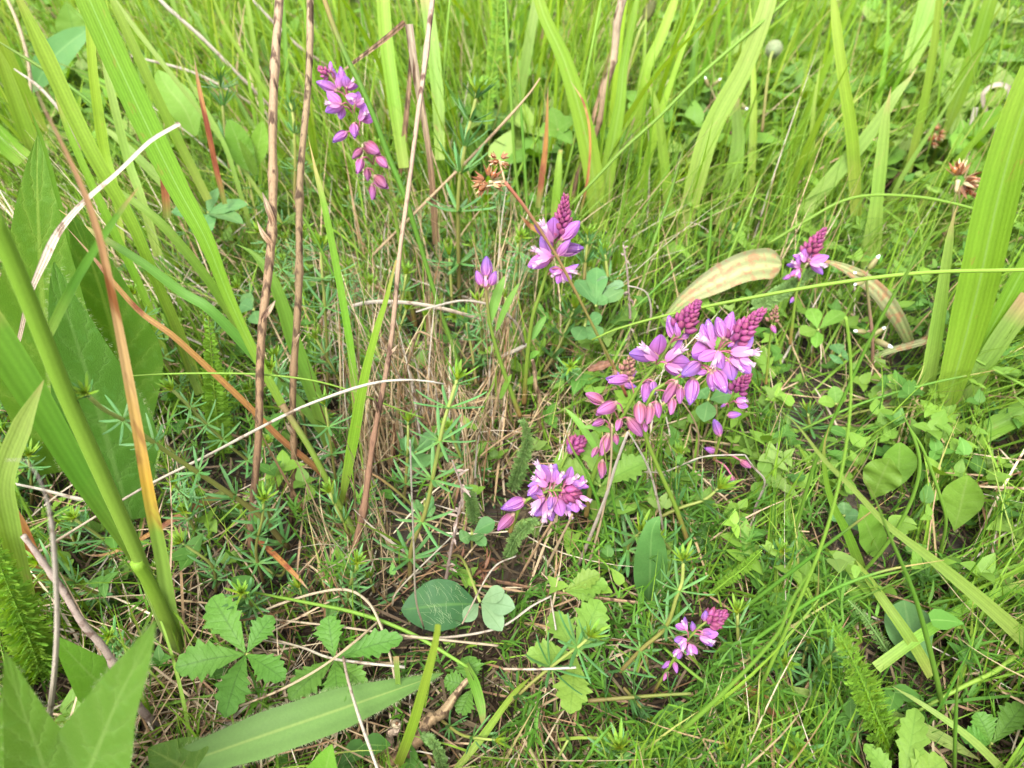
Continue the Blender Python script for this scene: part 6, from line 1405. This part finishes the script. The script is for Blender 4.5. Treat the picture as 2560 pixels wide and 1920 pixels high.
# flat litter everywhere
n = 9000
p = scatter(n, .06, 1.5, power=1.7, weight=lambda x, y: np.clip(w_thatch(x, y) + .25, 0, 1))
blades_mass("straw_litter", 'thatch', p, rng.uniform(.02, .075, n), rng.uniform(.0004, .0011, n), rng.uniform(1.05, 1.75, n), rng.normal(0, .5, n), rng.uniform(0, 2 * math.pi, n), rng.random(n), K=6,
    twist=rng.uniform(-1, 1, n), zbase=rng.uniform(.001, .016, n), label="fallen straws and dead grass covering the soil", cat="dead grass")
# near fine green grass, low
n = 34000
p = scatter(n, .06, .85, power=1.2, weight=w_green)
L = rng.uniform(.02, .06, n) * (1 + p[:, 1] * .9)
blades_mass("fine_grass", 'grassmass', p, L, rng.uniform(.0005, .0013, n), np.abs(rng.normal(0, .45, n)), rng.normal(.2, .6, n), rng.uniform(0, 2 * math.pi, n), np.clip(rng.normal(.5, .26, n), 0, 1), K=6, twist=rng.uniform(-1.2, 1.2, n),
    label="fine green grass between the plants", cat="grass", front=1.0)
# low cover of small leaves on the right and back
def cover(name, n, y0, y1, power, size, weight, rmean, label):
    p = scatter(n, y0, y1, power=power, weight=weight)
    b = rng.uniform(.006, .035, n) * (1 + p[:, 1])
    k = 3
    pos = np.repeat(p, k, 0); zz = np.repeat(b, k)
    hd = np.repeat(rng.uniform(0, 6.28, n), k) + np.tile(np.arange(k) * 2.09, n) + rng.normal(0, .2, n * k)
    sz = np.repeat(rng.uniform(*size, n), k)
    blades_mass(name, 'cover', pos, sz, sz * rng.uniform(.55, .8, n * k), rng.normal(1.15, .3, n * k), rng.normal(.3, .3, n * k), hd, np.repeat(np.clip(rng.normal(rmean, .22, n), 0, 1), k), K=5, zbase=zz, fold=.15, label=label, cat='ground cover', front=1.0)
cover("clover_cover", 2000, .16, .95, 1.1, (.0045, .010), lambda x, y: np.clip(gauss(x, y, 2150, 900, 620, 600) + .12, 0, 1), .6, "low clover and small leaves carpeting the ground on the right")
cover("herb_cover", 4200, .5, 2.6, 1.2, (.010, .030), lambda x, y: np.ones_like(x), .75, "bright low herbs among the far grass")
cover("dark_cover", 350, .10, .5, 1.0, (.005, .011), lambda x, y: np.clip(1 - gauss(x, y, 1100, 1200, 300, 300), .1, 1), .15, "small dark leaves on the ground near the front")
# small needle herbs (bedstraw and moss like) as one mass
n0 = 750
p = scatter(n0, .09, .7, power=1.1, weight=lambda x, y: np.clip(gauss(x, y, 1750, 1650, 620, 380) + .3 * gauss(x, y, 600, 1150, 500, 380) + .5 * gauss(x, y, 950, 650, 420, 260), 0, 1))
k = 14
pos = np.repeat(p, k, 0); zz = np.repeat(rng.uniform(.004, .03, n0), k) + np.tile(np.repeat(np.array((0, .006)), 7), n0)
hd = np.repeat(rng.uniform(0, 6.28, n0), k) + np.tile(np.arange(k) * .8976, n0) + rng.normal(0, .15, n0 * k)
N = n0 * k
pos = pos + rng.normal(0, .0004, pos.shape)
blades_mass("bedstraw_mat", 'grassmass', pos, rng.uniform(.006, .012, N), rng.uniform(.0008, .0013, N), rng.normal(1.0, .25, N), rng.normal(.25, .25, N), hd, np.clip(np.repeat(rng.normal(.24, .18, n0), k), 0, .6), K=4, zbase=zz, fold=.2,
    label="low mat of dark bedstraw needles", cat="ground cover", front=1.0)
# far grass, tall and bright
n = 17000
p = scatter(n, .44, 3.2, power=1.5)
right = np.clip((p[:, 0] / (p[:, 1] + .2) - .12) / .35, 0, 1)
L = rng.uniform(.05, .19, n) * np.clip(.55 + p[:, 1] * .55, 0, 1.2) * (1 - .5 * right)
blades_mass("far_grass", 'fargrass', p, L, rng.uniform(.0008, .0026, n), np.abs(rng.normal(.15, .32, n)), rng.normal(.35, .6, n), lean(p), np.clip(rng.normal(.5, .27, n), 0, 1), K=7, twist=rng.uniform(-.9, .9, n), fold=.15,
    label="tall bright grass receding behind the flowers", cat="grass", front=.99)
n = 480
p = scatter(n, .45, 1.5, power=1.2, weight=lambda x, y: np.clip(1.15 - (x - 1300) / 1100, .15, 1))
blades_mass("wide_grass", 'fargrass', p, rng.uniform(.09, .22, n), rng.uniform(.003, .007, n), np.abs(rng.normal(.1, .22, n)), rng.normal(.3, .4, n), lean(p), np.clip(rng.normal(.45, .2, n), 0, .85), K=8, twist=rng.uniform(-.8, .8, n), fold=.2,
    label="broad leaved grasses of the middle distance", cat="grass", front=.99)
# meadow beyond, to the horizon
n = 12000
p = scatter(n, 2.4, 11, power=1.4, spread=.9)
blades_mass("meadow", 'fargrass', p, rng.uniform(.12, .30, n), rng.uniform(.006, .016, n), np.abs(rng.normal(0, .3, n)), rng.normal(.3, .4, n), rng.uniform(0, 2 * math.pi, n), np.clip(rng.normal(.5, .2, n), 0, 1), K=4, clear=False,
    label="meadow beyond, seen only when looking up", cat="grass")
